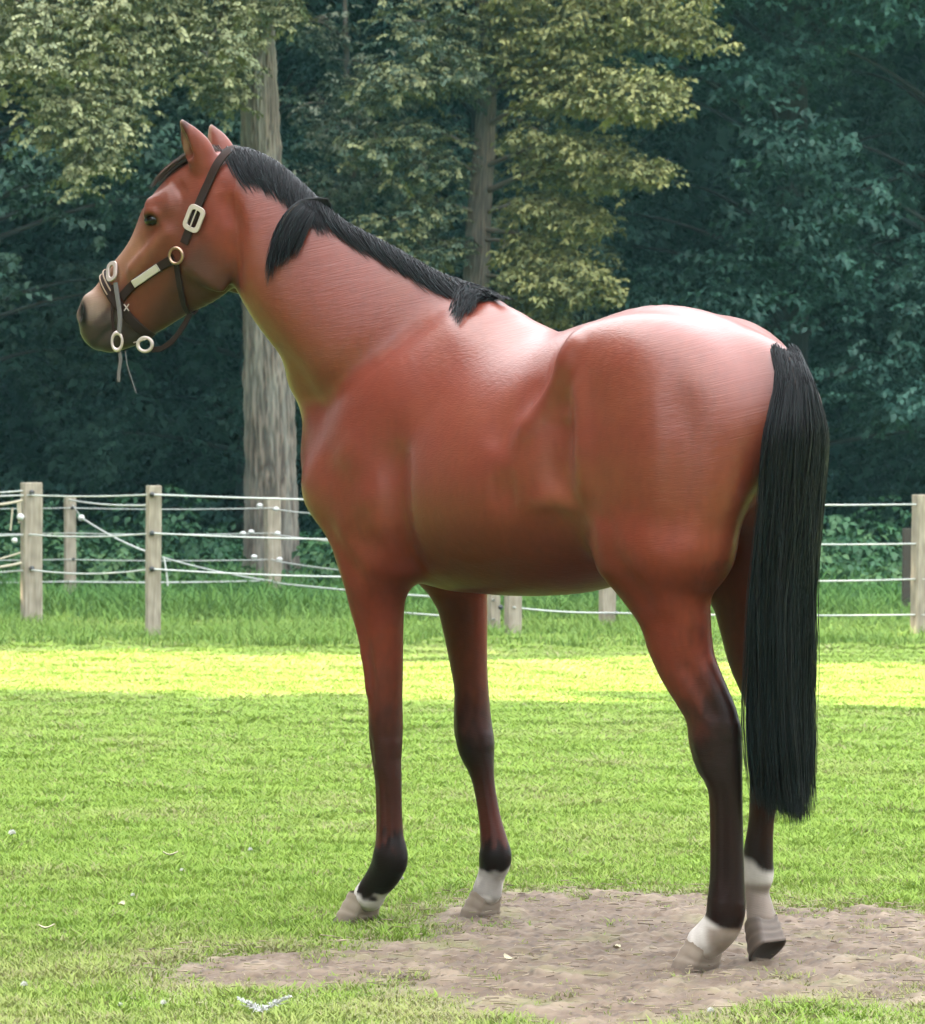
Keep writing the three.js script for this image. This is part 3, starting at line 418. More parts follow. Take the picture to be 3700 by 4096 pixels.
{ // ---- mane and forelock
  const r = rng(21), list = [];
  const crest = [[430, 283], [470, 292], [512, 318], [561, 348], [609, 372], [655, 412], [713, 448], [760, 482], [820, 524], [860, 549], [900, 566], [945, 582]];
  // midline of the crest: look down on it
  const mid = spline([[1.045, -0.317], [1.0, -0.297], [0.955, -0.268], [0.893, -0.237], [0.83, -0.205], [0.765, -0.173], [0.69, -0.133], [0.62, -0.095], [0.543, -0.05], [0.48, -0.02], [0.42, 0], [0.33, 0], [0.30, 0]], 8);
  const top = mid.map(([x, z]) => meet(V(x, 2.3, z), V(0, -1, 0), 1));
  const C = (u) => { const f = u * (top.length - 1), i = Math.min(top.length - 2, Math.floor(f)); return top[i].clone().lerp(top[i + 1], f - i); };
  const down = (p, side, step) => { const n = skinNormal(p), t = V(side.x, side.y, side.z); t.addScaledVector(n, -t.dot(n)).normalize(); const q = p.clone().addScaledVector(t, step), f = fieldAt(q); return q.addScaledVector(skinNormal(q), -f); };
  const flow = (u, dir, len, off, bend, lift) => {
    const n = 7; let p = C(u).add(V((r() - 0.5) * 0.012, 0, (r() - 0.5) * off)); const f0 = fieldAt(p); p.addScaledVector(skinNormal(p), -f0); const pts = [];
    const d = dir.clone();
    for (let i = 0; i <= n; i++) { pts.push(p.clone().addScaledVector(skinNormal(p), lift * (1 - 0.6 * i / n) * (i === 0 ? 0.2 : 1))); d.lerp(bend, 0.16).normalize(); p = down(p, d, len / n); }
    list.push(pts);
  };
  const L = V(0.25, -0.4, -0.9), back = V(-0.75, -0.35, -0.35);
  for (let i = 0; i < 2400; i++) {   // behind the ears, lying back along the crest, the edge falling to the left
    const u = Math.pow(r(), 0.9) * 0.33;
    flow(u, V(-0.85, -0.2, -0.30 + (r() - 0.5) * 0.7), 0.08 + r() * 0.10, 0.05, V(-0.8, -0.6, -0.30 + (r() - 0.5) * 0.25), 0.006 + r() * 0.018);
  }
  for (let i = 0; i < 2600; i++) {   // the rest lies back along the crest, its ends thrown over to the far side
    const u = 0.34 + r() * 0.52;
    flow(u, V(-0.85, -0.25, -0.10 + (r() - 0.5) * 0.35), 0.06 + r() * 0.07, 0.10 * (1 - 0.45 * (u - 0.34) / 0.52), V(-0.85, -0.5, 0.1), 0.005 + r() * 0.017);
  }
  // a lock that hangs down on the near side
  const lockG = [[640, 392], [606, 392], [578, 408], [556, 440], [543, 478], [536, 516], [532, 552]], lockH = [[650, 402], [636, 408], [622, 420], [607, 450], [591, 484], [576, 518], [562, 556]];
  const lg = lockG.map(([a, b]) => seen(a, b + 5, 0.012)), lh = lockH.map(([a, b]) => seen(a, b + 5, 0.006));
  const good = (p, q) => p ?? q;
  for (let i = 0; i < 1700; i++) {
    const w = Math.pow(r(), 1.3), l = (0.34 + 0.66 * Math.pow(r(), 0.9) * (1 - 0.30 * w)) * (0.92 + 0.08 * Math.sin(w * 21)), j = V((r() - 0.5) * 0.034, (r() - 0.5) * 0.03, (r() - 0.5) * 0.012), lift = r() * 0.012;
    const rows = lg.map((p, k) => { const q = good(p, lh[k]).clone().lerp(good(lh[k], p), w).addScaledVector(j, k / 6); return q.toArray(); }), sp = spline(rows, 2), m = Math.max(4, Math.round(sp.length * l));
    const root = C(0.36 + w * 0.05 + r() * 0.02).toArray();
    list.push([root, ...sp.slice(0, m)].map((q, k) => V(...q).add(V(0, 0, -lift * Math.min(1, k / 3)))));
  }
  // a tuft at the withers
  for (let i = 0; i < 200; i++) {
    const a = C(0.84 + r() * 0.13), tw = r() < 0.6, px = (tw ? 897 : 926) + (r() - 0.5) * 20, len = (tw ? 0.35 : 0.2) + (tw ? 0.65 : 0.5) * r(), e = seen(px + (r() - 0.5) * 12, 590 + 62 * len * (1 - Math.abs(px - 910) / 70), 0.004 + r() * 0.006); if (!e) continue;
    const m = a.clone().lerp(e, 0.45).add(V(0, 0.02 + r() * 0.015, -0.01)); list.push(spline([a.toArray(), m.toArray(), e.toArray()], 4).map((q) => V(...q)));
  }
  for (let i = 0; i < 160; i++) { const a = C(0.8 + r() * 0.18); list.push([0, 1, 2, 3].map((k) => a.clone().add(V(-0.018 * k - 0.008 * k * r(), 0.010 * k - 0.0035 * k * k, (r() - 0.5) * 0.02 * k)))); }
  mesh('mane', strands(list, 0.0011, hairCol(22, 0.006)), hairMat, horse);
  const fl = [];
  for (let i = 0; i < 420; i++) {   // forelock, browner, brushed forward between the ears
    const a = meet(HP(0.07 - r() * 0.06, 2.4, (r() - 0.5) * 0.07), V(0, -1, 0), 1); if (!a) continue;
    const n = 6, pts = [], l = 0.09 + r() * 0.09, zz = (r() - 0.7) * 0.05, lift = 0.010 + r() * 0.016; let p = a; const dir = V(0.7, -0.5, 0).transformDirection(headM).add(V(0, 0, zz * 4));
    for (let k = 0; k <= n; k++) { pts.push(p.clone().addScaledVector(skinNormal(p), lift * (k ? 1 : 0))); p = down(p, dir, l / n); }
    fl.push(pts);
  }
  mesh('forelock', strands(fl, 0.0012, (() => { const q = rng(9); return () => mix3([0.03, 0.024, 0.022], [0.13, 0.07, 0.05], q()); })()), hairMat, horse);
}
// ---------------------------------------------------------------- halter
{
  const halter = group('halter', 'dark brown leather halter with pale metal buckles and a plate, worn on the head', 'halter', HORSE_POS, HORSE_TURN);
  const leather = new THREE.MeshPhysicalMaterial({ specularIntensity: 0.2, color: lin(0.030, 0.015, 0.011), roughness: 0.72 }), grey = std({ color: lin(0.13, 0.115, 0.11), roughness: 0.7 }), metal = new THREE.MeshStandardMaterial({ color: lin(0.70, 0.57, 0.52), roughness: 0.34, metalness: 0.45 }), copper = new THREE.MeshStandardMaterial({ color: lin(0.62, 0.40, 0.28), roughness: 0.3, metalness: 0.9 }), tan = std({ color: lin(0.30, 0.20, 0.12), roughness: 0.7 });
  const dirH = (x, y) => V(x, y, 0).transformDirection(headM), sideV = (s) => headSide.clone().multiplyScalar(s);
  function ribbon(name, pts, width, thick, mat, nrm, closed = false) {   // a flat strap along points, edges slightly rounded
    const P = closed ? pts : spline(pts.map((p) => p.toArray()), 4).map((q) => V(...q)), n = P.length, pos = [], idx = [];
    P.forEach((p, i) => {
      const a = P[closed ? (i + n - 1) % n : Math.max(0, i - 1)], b = P[closed ? (i + 1) % n : Math.min(n - 1, i + 1)], T = b.clone().sub(a).normalize(), N = nrm ? nrm(p, i / n) : skinNormal(p), S = new THREE.Vector3().crossVectors(T, N).normalize(), U = new THREE.Vector3().crossVectors(S, T).normalize();
      for (const [s, u] of [[-0.5, 0], [-0.46, 0.8], [-0.38, 1], [0.38, 1], [0.46, 0.8], [0.5, 0], [0.4, -0.3], [-0.4, -0.3]]) { const q = p.clone().addScaledVector(S, s * width).addScaledVector(U, u * thick); pos.push(q.x, q.y, q.z); }
    });
    const m = closed ? n : n - 1;
    for (let i = 0; i < m; i++) for (let k = 0; k < 8; k++) { const a = i * 8 + k, b = i * 8 + (k + 1) % 8, c = ((i + 1) % n) * 8 + k, d = ((i + 1) % n) * 8 + (k + 1) % 8; idx.push(a, b, c, b, d, c); }
    if (!closed) for (const o of [0, (n - 1) * 8]) for (let k = 1; k < 7; k++) idx.push(o, o + k, o + k + 1);
    return mesh(name, buf(pos, idx), mat, halter);
  }
  const loop = (cx, cy, nx, ny, t0, t1, lift, n = 48) => { const c = HP(cx, cy), N = dirH(nx, ny).normalize(), out = []; for (let i = 0; i <= n; i++) { const t = lerp(t0, t1, i / n), d = N.clone().multiplyScalar(Math.cos(t)).addScaledVector(headSide, -Math.sin(t)); out.push(outward(c, d, typeof lift === 'function' ? lift(t) : lift)); } return out; };
  const smooth = (P, closed, it = 3) => { for (let k = 0; k < it; k++) P = P.map((p, i) => { const n = P.length, a = P[closed ? (i + n - 1) % n : Math.max(0, i - 1)], b = P[closed ? (i + 1) % n : Math.min(n - 1, i + 1)]; return p.clone().multiplyScalar(0.5).addScaledVector(a, 0.25).addScaledVector(b, 0.25); }); return P; };
  // noseband all round the nose, with two raised tan lines on the bridge
  const nl = smooth(loop(0.30, 1.675, 0.64, 0.77, 0, Math.PI * 2, 0.004, 60).slice(0, 60), true, 4), nc = HP(0.30, 1.675);
  ribbon('noseband', nl, 0.030, 0.004, leather, (p) => p.clone().sub(nc).normalize(), true);
  for (const o of [-0.008, 0.008]) ribbon('piping', smooth(loop(0.30 + o * 0.77, 1.675 - o * 0.64, 0.64, 0.77, -0.95, 0.95, 0.0085, 24), false), 0.004, 0.002, tan, (p) => p.clone().sub(nc).normalize());
  // crown strap over the poll, throat strap under the jaw
  const up = smooth(loop(0.02, 1.955, -0.42, 0.91, -2.55, 2.55, (t) => 0.005 + 0.014 * sm(1.0, 0.5, Math.abs(t)), 60), false, 4), uc = HP(0.02, 1.955);
  ribbon('crown_strap', up, 0.026, 0.004, leather, (p) => p.clone().sub(uc).normalize());
  const low = smooth(loop(0.10, 1.765, -0.05, 1, 1.25, Math.PI * 2 - 1.25, 0.004, 50), false, 4), lc = HP(0.10, 1.765);
  ribbon('throat_strap', low, 0.018, 0.004, leather, (p) => p.clone().sub(lc).normalize());
  const hp = (p) => p.clone().applyMatrix4(headInv);
  // cheek straps, plate
  const cheek = [[344, 508], [318, 523], [290, 541], [262, 561], [240, 586]].map(([a, b]) => seen(a, b, 0.004));
  ribbon('cheek_strap', cheek, 0.027, 0.004, leather);
  ribbon('cheek_strap', cheek.map((p) => { const q = hp(p); return outward(HP(q.x, q.y, 0), headSide, 0.004); }), 0.027, 0.004, leather, () => headSide);
  ribbon('name_plate', [[314, 525], [302, 533], [290, 541], [278, 549], [265, 558]].map(([a, b]) => seen(a, b, 0.0085)), 0.022, 0.003, std({ color: lin(0.68, 0.58, 0.55), roughness: 0.35, metalness: 0.15 }));
  // buckles and rings
  function frameGeo(w, h, r, t) { const s = new THREE.Shape(), o = (S, W, H, R) => { S.moveTo(-W + R, -H); S.lineTo(W - R, -H); S.quadraticCurveTo(W, -H, W, -H + R); S.lineTo(W, H - R); S.quadraticCurveTo(W, H, W - R, H); S.lineTo(-W + R, H); S.quadraticCurveTo(-W, H, -W, H - R); S.lineTo(-W, -H + R); S.quadraticCurveTo(-W, -H, -W + R, -H); }; o(s, w / 2, h / 2, r); const hole = new THREE.Path(); o(hole, w / 2 - t, h / 2 - t, Math.max(0.002, r - t * 0.6)); s.holes.push(hole); return new THREE.ExtrudeGeometry(s, { depth: 0.003, bevelEnabled: true, bevelThickness: 0.0015, bevelSize: 0.0012, bevelSegments: 2, curveSegments: 10 }).translate(0, 0, -0.0015); }
  function place(m, px, py, along, lift) { const p = seen(px, py, lift), q = seen(along[0], along[1], lift), N = skinNormal(p), Y = q.clone().sub(p); Y.addScaledVector(N, -Y.dot(N)).normalize(); const X = new THREE.Vector3().crossVectors(Y, N).normalize(); m.matrixAutoUpdate = true; m.quaternion.setFromRotationMatrix(new THREE.Matrix4().makeBasis(X, Y, N)); m.position.copy(p); return m; }
  const b1 = place(mesh('buckle', frameGeo(0.052, 0.072, 0.018, 0.0105), metal, halter), 386, 430, [397, 404], 0.0125);
  mesh('tongue', new THREE.CylinderGeometry(0.0022, 0.0022, 0.05, 8), metal, b1).position.set(0, 0, 0.004);
  const b2 = place(mesh('buckle', frameGeo(0.040, 0.056, 0.019, 0.009), metal, halter), 226, 536, [229, 518], 0.012);
  place(mesh('ring', new THREE.TorusGeometry(0.0215, 0.0042, 10, 32), copper, halter), 350, 503, [356, 483], 0.010);
  // the strap that hangs from the nose buckle to an oval ring below, and its loose ends
  const nOut = (p) => V(0, 0, -1).transformDirection(headM);
  const hang = [[228, 556], [233, 590], [236, 625], [235, 655]].map(([a, b], i) => { const p = seen(a, b, 0.012) ?? seen(a + 20, b - 10, 0.012); return p; });
  const zOf = hang[1].clone().applyMatrix4(headInv).z - 0.004, onPlane = (px, py, z = zOf) => { const d = V((px - 910.5) / 7150, (1008 - py) / 7150, -1).applyEuler(EYE_TURN).normalize(), o = EYE.clone().applyMatrix4(horseInv).applyMatrix4(headInv), dl = d.transformDirection(horseInv).transformDirection(headInv); return HP(...o.clone().addScaledVector(dl, (z - o.z) / dl.z).toArray()); };
  const free = () => nOut();
  ribbon('hanging_strap', [[227, 556], [232, 590], [236, 625], [234, 656]].map(([a, b]) => onPlane(a, b)), 0.014, 0.003, grey, free);
  ribbon('hanging_strap', [[222, 560], [221, 600], [222, 635], [226, 660]].map(([a, b]) => onPlane(a, b, zOf + 0.012)), 0.010, 0.003, leather, free);
  const R = (px, py, sx, sy, turn, z) => { const m = mesh('ring', new THREE.TorusGeometry(0.016, 0.0042, 10, 32), metal, halter); m.position.copy(onPlane(px, py, z)); m.quaternion.setFromRotationMatrix(headM); m.rotateY(turn); m.scale.set(sx, sy, 1); return m; };
  R(230, 672, 0.95, 1.5, 0.15, zOf); R(285, 678, 1.35, 1.2, 0.1, -0.03);
  const tg = mesh('tongue', new THREE.CylinderGeometry(0.002, 0.002, 0.042, 8), metal, halter); tg.position.copy(onPlane(275, 671, -0.034)); tg.quaternion.setFromRotationMatrix(headM); tg.rotateZ(1.35);
  ribbon('strap_end', [[234, 690], [237, 708], [234, 730], [233, 752]].map(([a, b]) => onPlane(a, b, zOf + 0.006)), 0.011, 0.002, grey, free);
  mesh('lace', new THREE.TubeGeometry(new THREE.CatmullRomCurve3([[246, 690], [250, 718], [258, 745], [268, 774]].map(([a, b]) => onPlane(a, b, zOf + 0.02))), 16, 0.0016, 6), grey, halter);
  // loose chin strap sagging below the jaw
  ribbon('chin_strap', [[374, 618], [362, 640], [342, 668], [318, 686], [298, 688]].map(([a, b]) => onPlane(a, b, -0.012)), 0.016, 0.004, leather, free);
  // small crossed stud on the lower noseband
  for (const a of [-0.7, 0.7]) { const m = mesh('stud', new THREE.BoxGeometry(0.003, 0.024, 0.002), metal, halter), p = seen(252, 604, 0.010); m.position.copy(p); m.quaternion.setFromRotationMatrix(headM); m.rotateZ(a); }
}
// ---------------------------------------------------------------- ground
// world point on the ground / at a distance seen through a pixel of the 1821 x 2016 photograph
const at = (px, py, depth) => V((px - 910.5) / 7150 * depth, 1.26 - (py - 910) / 7150 * depth, -depth);
const onGround = (px, py) => at(px, py, 7150 * 1.26 / (py - 910));
// tone map shared by the ground and the grass that grows on it: 0 lush, 1 dry
const dryness = (x, z) => sm(-0.15, 0.35, fbm(x * 0.9, z * 0.9, 3.3, 4) + 0.5 * fbm(x * 3.1, z * 3.1, 8.1, 3) + 0.32 * sm(-9.8, -8.3, z) - 0.14);
// the trodden patch: outline of bare earth
const PATCH = [[330, 1908], [440, 1890], [560, 1884], [700, 1876], [820, 1860], [860, 1815], [880, 1790], [985, 1768], [1100, 1762], [1230, 1766], [1380, 1766], [1480, 1790], [1580, 1800], [1700, 1795], [1830, 1800], [1960, 1830], [1960, 1960], [1800, 1990], [1640, 1960], [1500, 1975], [1380, 2012], [1180, 2040], [1000, 2010], [880, 1965], [760, 1945], [640, 1948], [520, 1955], [400, 1938]].map(([a, b]) => onGround(a, b));
function patchD(x, z) {   // signed distance to the outline, positive inside, with a ragged rim
  let ins = false, d = 9;
  for (let i = 0, j = PATCH.length - 1; i < PATCH.length; j = i++) {
    const a = PATCH[i], b = PATCH[j];
    if ((a.z > z) !== (b.z > z) && x < (b.x - a.x) * (z - a.z) / (b.z - a.z) + a.x) ins = !ins;
    const ex = b.x - a.x, ez = b.z - a.z, t = Math.min(1, Math.max(0, ((x - a.x) * ex + (z - a.z) * ez) / (ex * ex + ez * ez)));
    d = Math.min(d, Math.hypot(x - a.x - ex * t, z - a.z - ez * t));
  }
  return (ins ? d : -d) + 0.17 * fbm(x * 4, z * 6, 1.7, 3) + 0.07 * fbm(x * 22, z * 26, 2.2, 2);
}
{
  const N = 512, c = new Uint8Array(N * N * 4);
  for (let j = 0; j < N; j++) for (let i = 0; i < N; i++) {
    const x = i / N, y = j / N, n = noise.noise(x * 40, y * 40, 0) * 0.5 + noise.noise(x * 110, y * 110, 5) * 0.35 + noise.noise(x * 14, y * 14, 9) * 0.3, o = (j * N + i) * 4;
    c[o] = 150 + 34 * n; c[o + 1] = 178 + 30 * n; c[o + 2] = 70 + 20 * n; c[o + 3] = 255;
  }
  const t = new THREE.DataTexture(c, N, N); t.colorSpace = THREE.SRGBColorSpace; t.wrapS = t.wrapT = THREE.RepeatWrapping; t.magFilter = t.minFilter = THREE.LinearFilter; t.needsUpdate = true; t.repeat.set(60, 60);
  mesh('meadow', new THREE.PlaneGeometry(260, 260).rotateX(-Math.PI / 2), std({ map: t, roughness: 1 }), null, { kind: 'structure' });
}
{ // bare earth, rumpled by hooves
  const x0 = -1.0, x1 = 1.75, z0 = -10.75, z1 = -7.9, h = 0.013, nx = Math.round((x1 - x0) / h), nz = Math.round((z1 - z0) / h), pos = [], col = [], idx = [], id = new Int32Array((nx + 1) * (nz + 1)).fill(-1);
  for (let j = 0; j <= nz; j++) for (let i = 0; i <= nx; i++) {
    const x = x0 + i * h, z = z0 + j * h, d = patchD(x, z); if (d < -0.30) continue;
    const n = fbm(x * 7, z * 7, 4, 3), f = fbm(x * 30, z * 38, 1, 3), k = sm(-0.02, 0.05, d);
    id[j * (nx + 1) + i] = pos.length / 3; pos.push(x, 0.006 + k * (0.024 * n + 0.028 * f + 0.004), z);
    let c = mix3([0.20, 0.137, 0.087], [0.115, 0.073, 0.046], sm(-0.25, 0.3, f)); c = mix3(c, [0.30, 0.226, 0.152], sm(0.0, 0.4, n + f * 0.5) * 0.8); c = mix3(c, [0.06, 0.038, 0.026], sm(0.08, 0.34, fbm(x * 38, z * 52, 7, 3)) * 0.9);
    c = mix3(c, [0.28, 0.29, 0.10], sm(0.08, -0.24, d) * 0.85 + sm(0.05, 0.4, fbm(x * 4, z * 4, 12, 3)) * 0.35); col.push(...c);
  }
  const I = (i, j) => id[j * (nx + 1) + i];
  for (let j = 0; j < nz; j++) for (let i = 0; i < nx; i++) { const a = I(i, j), b = I(i + 1, j), c = I(i, j + 1), d = I(i + 1, j + 1); if (a >= 0 && b >= 0 && c >= 0 && d >= 0) idx.push(a, c, b, b, c, d); }
  mesh('bare_earth', buf(pos, idx, col), std({ vertexColors: true, roughness: 0.97 }), null, { kind: 'structure' });
}
// ---------------------------------------------------------------- grass
function tuftGeo(seed, blades, hgt, spread, w) {
  const r = rng(seed), pos = [], idx = [];
  for (let i = 0; i < blades; i++) {
    const a = r() * 6.28, rad = spread * Math.sqrt(r()), x = Math.cos(a) * rad, z = Math.sin(a) * rad, H = hgt * (0.45 + 0.75 * r()), lean = H * (0.2 + 1.0 * r()), d = a + (r() - 0.5) * 2.4, dx = Math.cos(d), dz = Math.sin(d), b = pos.length / 3, ww = w * (0.7 + 0.6 * r());
    for (const [t, k] of [[0, 1], [0.5, 0.85], [1, 0.1]]) { const o = lean * t * t, y = H * t * (1 - 0.25 * t); for (const s of [-1, 1]) pos.push(x + dx * o - dz * s * ww * k, y, z + dz * o + dx * s * ww * k); }
    idx.push(b, b + 1, b + 2, b + 1, b + 3, b + 2, b + 2, b + 3, b + 4, b + 3, b + 5, b + 4);
  }
  return buf(pos, idx);
}
const leafy = (o = {}) => new THREE.MeshPhysicalMaterial({ side: THREE.DoubleSide, roughness: 0.7, specularIntensity: 0.35, transmission: 0.0, ...o });
function instanced(name, geo, mat, list, ud, parent) {   // list of [x, y, z, turn, sx, sy, r, g, b, tilt]
  const m = new THREE.InstancedMesh(geo, mat, list.length), M = new THREE.Matrix4(), q = new THREE.Quaternion(), e = new THREE.Euler(), c = new THREE.Color();
  list.forEach((l, i) => { e.set(l[9] ?? 0, l[3], l[10] ?? 0, 'YXZ'); m.setMatrixAt(i, M.compose(V(l[0], l[1], l[2]), q.setFromEuler(e), V(l[4], l[5], l[4]))); m.setColorAt(i, c.setRGB(l[6], l[7], l[8])); });
  m.name = parent ? name : numbered(name); m.userData = ud ?? {}; m.castShadow = m.receiveShadow = true; (parent ?? scene).add(m); return m;
}
{
  const r = rng(77), bins = [[], [], [], []];
  const add = (x, z, dens) => {
    const pd = z > -11 && z < -7.8 && x > -1.3 && x < 2 ? patchD(x, z) : -1, rimmed = z > -11 && z < -7.8 && x > -1.1 && x < 1.8; let keep = 1;
    if (rimmed) keep = sm(0.36, -0.22, pd) + 0.04 + 0.75 * sm(0.02, 0.4, fbm(x * 3, z * 3, 12, 3) + 0.34 * sm(0.75, 1.35, x)) * sm(0.7, 0.0, pd);
    if (r() > keep) return;
    const dry = dryness(x, z), n = r(), straw = (rimmed ? sm(-0.3, 0.1, pd) * 0.55 : 0) + 0.07 + dry * 0.12;
    let c = mix3([0.255, 0.415, 0.052], [0.375, 0.52, 0.095], n); c = mix3(c, [0.47, 0.49, 0.17], dry * lerp(0.35, 0.75, sm(-10, -8.5, z))); if (r() < straw) c = mix3(c, [0.42, 0.36, 0.20], 0.75);
    const lush = sm(0.25, 0.55, fbm(x * 3.6, z * 2.2, 20, 3) + 0.25); const hh = lerp(0.8, 1.15, lush) * (0.7 + 0.6 * r()) * (rimmed && pd > -0.04 ? 0.7 : 1) * lerp(1, 1.25, sm(-20, -27, z));
    const k = Math.floor(r() * 4), wild = 1 + 0.6 * sm(0.42, 0.6, fbm(x * 4.2, z * 3.2, 40, 2) + 0.2); c = mix3(c, [0.17, 0.35, 0.036], sm(0.3, 0.6, fbm(x * 9, z * 5, 31, 2) + 0.22) * 0.28);
    bins[k].push([x, 0, z, r() * 6.28, hh * dens, hh * wild, ...c]);
  };
  for (let i = 0; i < 250000; i++) {   // thins out with distance, as it does to the eye
    const d = 7.6 * Math.pow(31 / 7.6, Math.pow(r(), 0.8)), hw = d * 0.128 + 2.0; add((r() * 2 - 1) * hw, -d, lerp(0.9, 1.9, sm(9, 26, d)));
  }
  const mats = leafy({ roughness: 0.9, specularIntensity: 0.2, transmission: 0.3, thickness: 0 });
  bins.forEach((b, k) => instanced('grass', tuftGeo(50 + k, 12, 0.026, 0.055, 0.0026), mats, b, { kind: 'stuff', label: 'short green paddock grass around the bare earth and the fence', category: 'grass' }));
  // longer grass and weeds along the fence
  const tall = []; for (let i = 0; i < 9000; i++) { const d = 24.5 + 11 * r(), x = (r() * 2 - 1) * (d * 0.128 + 1.2), n = fbm(x * 0.7, d * 0.7, 2, 3); if (r() > 0.25 + sm(-0.2, 0.3, n) + sm(28, 31, d)) continue; const far = sm(27, 31, d); const c = mix3(mix3([0.19, 0.35, 0.055], [0.28, 0.42, 0.09], r()), [0.12, 0.30, 0.07], far * 0.9); tall.push([x, 0, -d, r() * 6.28, lerp(1, 2.1, far), lerp(1.0, 2.0 + 1.6 * sm(-0.1, 0.4, n), far) * (0.7 + 0.6 * r()), ...c]); }
  instanced('tall_grass', tuftGeo(61, 14, 0.115, 0.09, 0.0035), mats, tall, { kind: 'stuff', label: 'longer grass and weeds growing under the rope fence', category: 'grass' });
  // straw and bits of dead grass on the earth
  const st = []; for (let i = 0; i < 2000; i++) { const p = V(-0.95 + r() * 2.7, 0, -10.7 + r() * 2.75), d = patchD(p.x, p.z); if (d < -0.12) continue; const k = r(); st.push([p.x, 0.022 + r() * 0.012, p.z, r() * 6.28, 0.35 + 0.8 * r() * r(), 0.5 + 0.6 * r(), ...(k < 0.5 ? [0.42, 0.33, 0.22] : k < 0.7 ? [0.17, 0.115, 0.075] : [0.3, 0.27, 0.12])]); }
  instanced('straw_litter', new THREE.CylinderGeometry(0.0016, 0.0012, 0.045, 4).rotateZ(Math.PI / 2), std({ roughness: 0.9 }), st, { kind: 'stuff', label: 'dry straw and stalks scattered over the bare earth', category: 'straw' });
}
// ---------------------------------------------------------------- fences
const wood = (() => {
  const w = 128, h = 512, c = new Uint8Array(w * h * 4);
  for (let j = 0; j < h; j++) for (let i = 0; i < w; i++) { const n = noise.noise(i * 0.11, j * 0.008, 1) * 0.6 + noise.noise(i * 0.4, j * 0.02, 4) * 0.4 + noise.noise(i * 0.03, j * 0.03, 8) * 0.5, o = (j * w + i) * 4; c[o] = 170 + 44 * n; c[o + 1] = 158 + 44 * n; c[o + 2] = 138 + 42 * n; c[o + 3] = 255; }
  const t = new THREE.DataTexture(c, w, h); t.colorSpace = THREE.SRGBColorSpace; t.wrapS = t.wrapT = THREE.RepeatWrapping; t.magFilter = THREE.LinearFilter; t.needsUpdate = true; return t;
})();
const postMat = std({ map: wood, roughness: 0.9 }), ropeMat = std({ color: lin(0.66, 0.68, 0.64), roughness: 0.7 }), blackPl = std({ color: lin(0.02, 0.02, 0.02), roughness: 0.5 }), whitePl = std({ color: lin(0.8, 0.8, 0.77), roughness: 0.4 }), creamMat = std({ color: lin(0.68, 0.60, 0.44), roughness: 0.8 });
function postGeo(w, h, seed) {   // a sawn post, edges slightly eased, a little crooked, top weathered
  const r = rng(seed), s = new THREE.Shape(), e = w * 0.06, a = w / 2; s.moveTo(-a + e, -a); s.lineTo(a - e, -a); s.lineTo(a, -a + e); s.lineTo(a, a - e); s.lineTo(a - e, a); s.lineTo(-a + e, a); s.lineTo(-a, a - e); s.lineTo(-a, -a + e); s.closePath();
  const g = new THREE.ExtrudeGeometry(s, { depth: h + 0.2, steps: 6, bevelEnabled: true, bevelThickness: w * 0.04, bevelSize: w * 0.04, bevelSegments: 1, curveSegments: 1 }).rotateX(-Math.PI / 2).translate(0, -0.2, 0);
  const p = g.attributes.position, lx = (r() - 0.5) * 0.04, lz = (r() - 0.5) * 0.04; for (let i = 0; i < p.count; i++) { const y = p.getY(i); p.setX(i, p.getX(i) + lx * y + 0.004 * noise.noise(y * 3, seed, p.getZ(i) * 20)); p.setZ(i, p.getZ(i) + lz * y); }
  const u = g.attributes.uv; for (let i = 0; i < u.count; i++) u.setXY(i, (p.getX(i) + p.getZ(i)) / 0.25 + seed * 0.37, p.getY(i) / 1.3 + seed * 0.21);
  g.computeVertexNormals(); return g;
}
function rope(parent, a, b, sag, rad = 0.009, mat = ropeMat, name = 'rope') {
  const pts = []; for (let i = 0; i <= 8; i++) { const t = i / 8, p = a.clone().lerp(b, t); p.y -= sag * 4 * t * (1 - t); pts.push(p); }
  return mesh(name, new THREE.TubeGeometry(new THREE.CatmullRomCurve3(pts), 20, rad * 0.74, 6), mat, parent);
}
const post = (parent, p, w, h, turn, seed) => { const m = mesh('post', postGeo(w, h, seed), postMat, parent); m.position.set(p.x, 0, p.z); m.rotation.y = turn; return m; };
const knob = (parent, p, mat, s = 0.028) => { const m = mesh('insulator', new THREE.LatheGeometry([[0, -s], [s * 0.7, -s * 0.8], [s * 0.8, -s * 0.2], [s * 0.45, 0], [s * 0.8, s * 0.3], [s * 0.6, s * 0.9], [0, s]].map(([x, y]) => new THREE.Vector2(x, y)), 12).rotateX(Math.PI / 2), mat, parent); m.position.copy(p); return m; };
